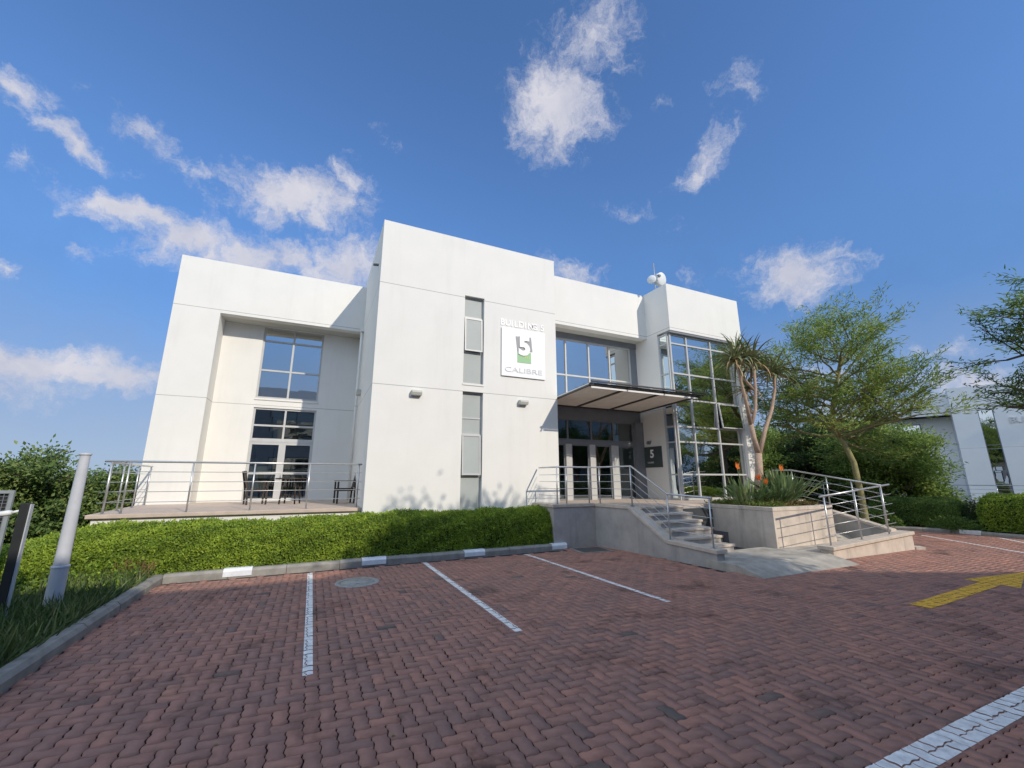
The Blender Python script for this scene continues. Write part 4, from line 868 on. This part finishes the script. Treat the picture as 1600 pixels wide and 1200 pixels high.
def rosette(c, r, n, seed, nm='rosette', droop=1.0, w=.06, m='aloeleaf', tone0=.35):
    q = np.random.default_rng(seed); mb = MB()
    for k in range(n):
        az = k*2.399+q.normal(0, .15); el = 1.3-1.75*(k/n)+q.normal(0, .16); l = r*q.uniform(.8, 1.12); d = Vector((math.cos(az), math.sin(az), 0)); p = Vector(c)+Vector((0, 0, -.14*k/n)); e = el; pts = []
        ns = 6
        for i in range(ns+1): pts.append(p.copy()); p = p+(d*math.cos(e)+Vector((0, 0, 1))*math.sin(e))*l/ns; e -= droop*(.11+.055*i)*(.6 if el > .6 else 1)
        sd = Vector((-d.y, d.x, 0)); vs = []
        for i, a in enumerate(pts):
            ww = w*.5*(1-(i/ns)**1.6)+.002; vs += [a-sd*ww+Vector((0, 0, ww*.5)), a-Vector((0, 0, ww*.35)), a+sd*ww+Vector((0, 0, ww*.5))]
        tn = tone0+q.normal(0, .16)+(.55 if (k/n > .82 and q.random() < .6) else 0)
        mb.add(vs, [f for i in range(ns) for f in ((i*3, i*3+1, i*3+4, i*3+3), (i*3+1, i*3+2, i*3+5, i*3+4))], tn, True)
    return mb
for i, (c, r, n) in enumerate((((11.64, 8.4, 5.5), .66, 54), ((11.36, 8.3, 5.45), .52, 40), ((12.22, 8.75, 5.72), .64, 50), ((12.6, 8.5, 5.62), .66, 56), ((12.85, 8.7, 5.45), .50, 36), ((13.66, 8.5, 5.32), .66, 56), ((13.3, 8.45, 5.3), .5, 36), ((13.0, 9.12, 4.85), .58, 44), ((11.95, 8.3, 5.65), .5, 36))):
    rosette(c, r*1.42, int(n*.74), 100+i, w=.075).build('rosette', M['aloeleaf'], t, recalc=False)
# ---- bird of paradise clumps
def strelitzia(label, c, r, n, h, seed, flowers, gname='bird of paradise clumps in the planter'):
    t = thing('strelitzia', label, 'plant', c, gname); q = np.random.default_rng(seed); mb = MB(); c = Vector(c)
    for k in range(n):
        az = q.uniform(0, 6.283); lean = abs(q.normal(0, .62)); l = h*q.uniform(.65, 1.1); b = c+Vector((math.cos(az), math.sin(az), 0))*r*q.random()**.6
        d = Vector((math.cos(az)*lean, math.sin(az)*lean, 1)).normalized(); p = b; pts = [b]
        for i in range(7): p = p+d*l/7; d = (d+Vector((math.cos(az), math.sin(az), -.6))*.055*lean*(i*.5)).normalized(); pts.append(p)
        sd = Vector((-math.sin(az+q.normal(0, .8)), math.cos(az+q.normal(0, .8)), 0)).normalized(); W = q.uniform(.036, .07); vs = []
        prof = [.22, .2, .2, .3, .8, 1, .7, .03]
        for a, f in zip(pts, prof): ww = W*f*.5; vs += [a-sd*ww+Vector((0, 0, ww*.4)), a, a+sd*ww+Vector((0, 0, ww*.4))]
        mb.add(vs, [f for i in range(7) for f in ((i*3, i*3+1, i*3+4, i*3+3), (i*3+1, i*3+2, i*3+5, i*3+4))], .42+q.normal(0, .22), True)
    mb.build('foliage', M['strelleaf'], t, recalc=False)
    for (fx, fy, fz, az) in flowers:
        tip = c+Vector((fx, fy, fz)); st = MB().tube([c+Vector((fx*.3, fy*.3, 0)), c+Vector((fx*.7, fy*.7, fz*.6)), tip], [.012, .010, .008], 6); dv = Vector((math.cos(az), math.sin(az), 0))
        s_ = st.build('flower_stalk', M['strelleaf'], t); f = MB()
        for k in range(6):
            a = .3+k*.26; e = dv*math.cos(a)*.21+Vector((0, 0, 1))*math.sin(a)*.21; sd = Vector((-dv.y, dv.x, 0)); o = sd*(k % 3-1)*.02
            f.add([tip, tip+e*.4+sd*.022+o, tip+e+o, tip+e*.4-sd*.022+o], [(0, 1, 2, 3)]); f.add([tip, tip+e*.4+dv*.022+o, tip+e+o, tip+e*.4-dv*.022+o], [(0, 1, 2, 3)])
        f.build('petals', M['flower'], s_, recalc=False)
strelitzia('bird of paradise clump with one orange flower at the left end of the planter', (10.98, 8.1, 1.04), .36, 150, .80, 1, [(-.28, .0, 1.02, .4)])
strelitzia('bird of paradise clump with orange flowers beside the tree aloe trunk', (11.75, 7.85, 1.04), .34, 130, .66, 2, [(-.34, .12, .72, 2.5), (-.25, .0, .60, 3.0)])
strelitzia('taller bird of paradise clump with one orange flower at the right end of the planter', (12.38, 8.0, 1.04), .38, 190, 1.02, 3, [(-.10, -.1, .98, .2)])
q = np.random.default_rng(77); n = 3400; P = np.stack([q.uniform(10.64, 12.77, n), q.uniform(7.27, 9.25, n), 1.06+q.random(n)*.09], 1)
kind(leaves('ground_cover', M['cover'], P, q.normal(0, 1, (n, 3))+[0, 0, .35], q.normal(0, .5, (n, 3))+[0, 0, 1], q.uniform(.06, .17, n), .03, np.where(P[:, 0] < 11.4, .8, .25)+q.normal(0, .2, n)), 'stuff')
q = np.random.default_rng(78); n = 240; P = np.stack([q.uniform(-2, 17, n), q.uniform(1.0, 9.6, n), .006+0*q.random(n)], 1); kp = ~((P[:, 0] > 7.3) & (P[:, 0] < 14.6) & (P[:, 1] > 5.4)); P = P[kp]; n = len(P)
kind(leaves('leaf_litter', M['cover'], P, q.normal(0, 1, (n, 3))*[1, 1, .12], q.normal(0, .12, (n, 3))+[0, 0, 1], q.uniform(.02, .05, n), .018, q.random(n)*.6), 'stuff')

# ================================================================== LEFT EDGE OBJECTS
t = thing('lamp_column', 'pale grey tapered lamp column standing in the grass at left', 'lamp post', (-2.93, 7.94, 0))
MB().lathe([(.092, .03), (.088, .66), (.088, .67)], (-2.93, 7.94, 0), 28).build('base', M['lamp_white'], t)
MB().lathe([(.094, .665), (.094, .685), (.078, .69)], (-2.93, 7.94, 0), 28).build('collar', M['lamp_white'], t)
MB().lathe([(.078, .685), (.056, 2.12), (.056, 2.13)], (-2.93, 7.94, 0), 28).build('column', M['lamp_white'], t)
MB().lathe([(.056, 2.125), (.068, 2.14), (.070, 2.16), (.001, 2.168)], (-2.93, 7.94, 0), 28).build('cap', M['lamp_white'], t)
t = thing('black_post', 'square black metal post at the left edge with a pale strip on its side', 'post', (-3.32, 7.76, 0))
MB().box(-3.375, -3.285, 7.72, 7.81, 0, 1.50).build('shaft', M['black'], t, .006)
MB().box(-3.284, -3.272, 7.735, 7.80, 0, 1.49).build('edge_strip', M['lamp_white'], t)
t = thing('spot_lamp', 'small white spotlight on an arm fixed to the black post', 'spotlight', (-3.45, 7.74, 1.38))
MB().tube([(-3.376, 7.765, 1.41), (-3.44, 7.75, 1.39)], .018, 10).build('arm', M['dish'], t)
MB().tube([(-3.44, 7.75, 1.39), (-3.475, 7.745, 1.385), (-3.60, 7.73, 1.365)], [.026, .036, .032], 14).build('head', M['dish'], t)
t = thing('mesh_panel', 'grey framed dark mesh panel behind the black post at the left edge', 'fence panel', (-4.6, 9.0, .3))
mb = MB(); mb.box(-5.4, -4.02, 8.98, 9.02, 1.60, 1.645); mb.box(-4.065, -4.02, 8.98, 9.02, .2, 1.60); mb.box(-5.4, -4.065, 8.98, 9.02, .45, .49); mb.build('frame', mat('galvanised', (.27, .30, .31), .5, .1, 6), t)
mb = MB()
for k in range(27): x = -5.38+k*.05; mb.box(x, x+.006, 8.995, 9.005, .49, 1.60)
for k in range(22): z = .5+k*.05; mb.box(-5.4, -4.065, 8.994, 8.9945+.006, z, z+.006)
mb.build('mesh', M['frame_dark'], t)
MB().box(-5.4, -4.07, 9.012, 9.016, .49, 1.60).build('backing_net', M['black'], t)

# ================================================================== TERRACE FURNITURE
def armchair(label, loc, rz):
    t = thing('terrace_chair', label, 'chair', (0, 0, 0), 'dark wooden terrace chairs'); W = M['wood']
    for sy in (-1, 1):
        mb = MB(); mb.box(.22, .265, sy*.25-.022, sy*.25+.022, 0, .64); mb.build('leg', W, t)
        mb = MB(); mb.profile([(-.25, sy*.25-.022, 0), (-.205, sy*.25-.022, 0), (-.225, sy*.25-.022, .45), (-.33, sy*.25-.022, .93), (-.37, sy*.25-.022, .93), (-.27, sy*.25-.022, .45)], (0, .044, 0)); mb.build('leg', W, t)
        MB().box(-.27, .28, sy*.25-.035, sy*.25+.035, .64, .665).build('armrest', W, t)
    mb = MB()
    for k in range(6): mb.box(-.21+k*.078, -.21+k*.078+.066, -.226, .226, .42, .442)
    mb.box(-.2, .22, -.224, -.2, .36, .42); mb.box(-.2, .22, .2, .224, .36, .42); mb.build('seat', W, t)
    mb = MB()
    for k in range(7):
        y = -.2+k*.058; mb.profile([(-.235, y, .46), (-.215, y, .46), (-.318, y, .9), (-.338, y, .9)], (0, .048, 0))
    mb.profile([(-.318, -.226, .86), (-.298, -.226, .86), (-.318, -.226, .94), (-.338, -.226, .94)], (0, .452, 0)); mb.build('backrest', W, t)
    t.location = loc; t.rotation_euler = (0, 0, rz); return t
armchair('dark wooden slatted armchair alone in the shade at the right end of the terrace', (.92, 13.9, 1.1), math.pi+.12)
armchair('dark wooden slatted armchair left of the round table, in front of the glass door', (-1.45, 14.4, 1.1), .25)
t = thing('terrace_table', 'round dark slatted table on the terrace in front of the glass door', 'table', (-.55, 14.3, 1.1))
MB().lathe([(.001, .74), (.43, .74), (.44, .72), (.43, .70), (.001, .70)], (-.55, 14.3, 1.1), 32).build('table_top', M['wood'], t)
for k in range(4):
    a = k*math.pi/2+.5; MB().tube([(-.55+.30*math.cos(a), 14.3+.30*math.sin(a), 1.1), (-.55+.24*math.cos(a), 14.3+.24*math.sin(a), 1.8)], .022, 8).build('leg', M['wood'], t)
mb = MB(); mb.tube([(-.55+.27*math.cos(.5), 14.3+.27*math.sin(.5), 1.35), (-.55-.27*math.cos(.5), 14.3-.27*math.sin(.5), 1.35)], .014); mb.build('stretcher', M['wood'], t)

# ================================================================== FAR OFFICE ON THE RIGHT
t = thing('far_office', 'pale shaded office building beyond the trees at the right with a dark window strip', 'building', (48, 14, 0)); fo = t
e = Vector((.36, -.933, 0)).normalized(); nin = Vector((.933, .36, 0)); P0 = Vector((47.84, 15.77, 0))
TFo = lambda u, v, w: tuple(P0+e*u+nin*w+Vector((0, 0, v)))
mb = MB(); panel(mb, TFo, 0, 12, -.5, 9.2, [(1.45, 2.3, .2, 7.25)], .4); mb.obox(TFo, 0, .4, -.5, 9.2, .4, 14); mb.obox(TFo, .4, 12, -.5, 9.2, 13.6, 14); mb.obox(TFo, 11.6, 12, -.5, 9.2, .4, 13.6)
mb.obox(TFo, -9.2, 0, 7.1, 8.9, .75, 1.15); mb.obox(TFo, -9.2, -7.9, -.5, 7.1, .75, 3.0); mb.obox(TFo, -9.2, 0, -.5, 8.9, 13.6, 14); mb.obox(TFo, -9.2, -8.8, -.5, 8.9, 3.0, 13.6); mb.obox(TFo, -7.9, -.01, -.5, 7.1, 2.6, 2.9)
mb.build('wall', M['wallbg'], t)
MB().obox(TFo, -8.8, 11.6, 8.3, 8.4, 1.2, 13.6).build('roof', M['concrete'], t)
window(t, TFo, 1.45, 2.3, .2, 7.25, [], [6.0, 4.4, 4.1, 2.4], .05, .1, .08, 'glass_up', 'frame_dark')
window(t, lambda u, v, w: TFo(u, v, w+2.52), -6.2, -2.0, 1.0, 6.6, [-4.8, -3.4], [4.0, 2.6], .08, 0, .07, 'glass_up', 'frame_dark')
text_mesh('lettering', 'BUILDING', .62, M['signpale'], TFo, 3.0, 6.05, -.04, .05, t, bold=.01)
t = thing('far_railing', 'thin dark railing in front of the far pale office', 'railing', (40, 10, 0))
railing(t, [(41.0, 17.0, .25, 1.1), (43.5, 5.0, .25, 1.1)], (.25, .5, .75), [.2, 2.4, 4.6, 6.8, 9.0, 11.2], .03, .012, .03)
t = thing('ramp_end_railing', 'small pale railing with a slanting end post among the dark shrubs', 'railing', (22, 11.5, 0), 'steel railings')
railing(t, [(21.4, 13.6, .3, 1.25), (22.6, 10.9, .3, 1.25), (22.4, 10.2, .05, 1.0)], (.3, .6), [.2, 1.5, 2.9, 3.6], .024, .012, .025)

# ================================================================== ACROSS THE ROAD, BEHIND THE CAMERA (casts the shade on the parking bays)
t = thing('opposite_office', 'white office building on the other side of the parking area, behind the viewer', 'building', (6, -12, 0))
OPP = [(-26, -5.4), (11.3, -5.4), (12.5, -8.1), (64, -33.5), (64, -44), (-26, -44)]
mb = MB(); mb.prism(OPP, -.05, 9.0); mb.build('wall', M['wallbg'], t)
TO = lambda u, v, w: (u, -5.4-w, v)
for k in range(6):
    for (z0, z1) in ((1.0, 3.6), (4.6, 7.2)): window(t, TO, -18+k*4.9, -14.6+k*4.9, z0, z1, [-16.3+k*4.9], [z0+1.6], .06, -.09, .085, 'glass_up', 'frame_dark')
def shadetree(label, base, h, r, seed):
    make_tree('shade_tree', label, base, [(0, 0, 0), (.1, 0, h*.3), (0, .1, h*.55), (.1, .1, h*.85)], .2, seed, 'bark', 'leaf_acacia', 2, [.6, .6, .5], [r*.5, r*.32, r*.2], .25, [5, 4, 0], ring(20, .5, 1.0, .0, .8, r*.4, r*.75, seed), 8, (.22, .09), .22, .4, 'trees behind the viewer')
shadetree('tall thorn tree in front of the opposite office, nearest its corner', (10.6, -3.5, 0), 9.8, 2.1, 201)
shadetree('tall thorn tree in front of the opposite office, in the middle of its row', (7.9, -3.3, 0), 9.6, 2.3, 202)
for x_, y_, lb in ((24.5, -11.5, 'first thorn tree along the slanting wall of the opposite office'), (32, -15, 'second thorn tree along the slanting wall of the opposite office'), (40, -18.5, 'third thorn tree along the slanting wall of the opposite office')):
    shadetree(lb, (x_, y_, 0), 5.6, 2.7, 210+int(x_))
for x_, y_, lb in ((32, -2.5, 'first dark tree beyond the right hand bays'), (36, -6.5, 'second dark tree beyond the right hand bays'), (40.5, -10, 'third dark tree beyond the right hand bays'), (46, -14, 'fourth dark tree beyond the right hand bays')):
    make_tree('shade_tree', lb, (x_, y_, 0), [(0, 0, 0), (.1, 0, 1.0), (0, .1, 2.2), (.1, .1, 3.6)], .16, 300+int(x_), 'bark', 'leaf_deep', 2, [.65, .65, .5], [1.3, .9, .5], .2, [5, 4, 0], ring(26, .05, 1.0, -.25, .6, 1.2, 2.0, int(x_)), 8, (.28, .12), .26, .3, 'trees behind the viewer')
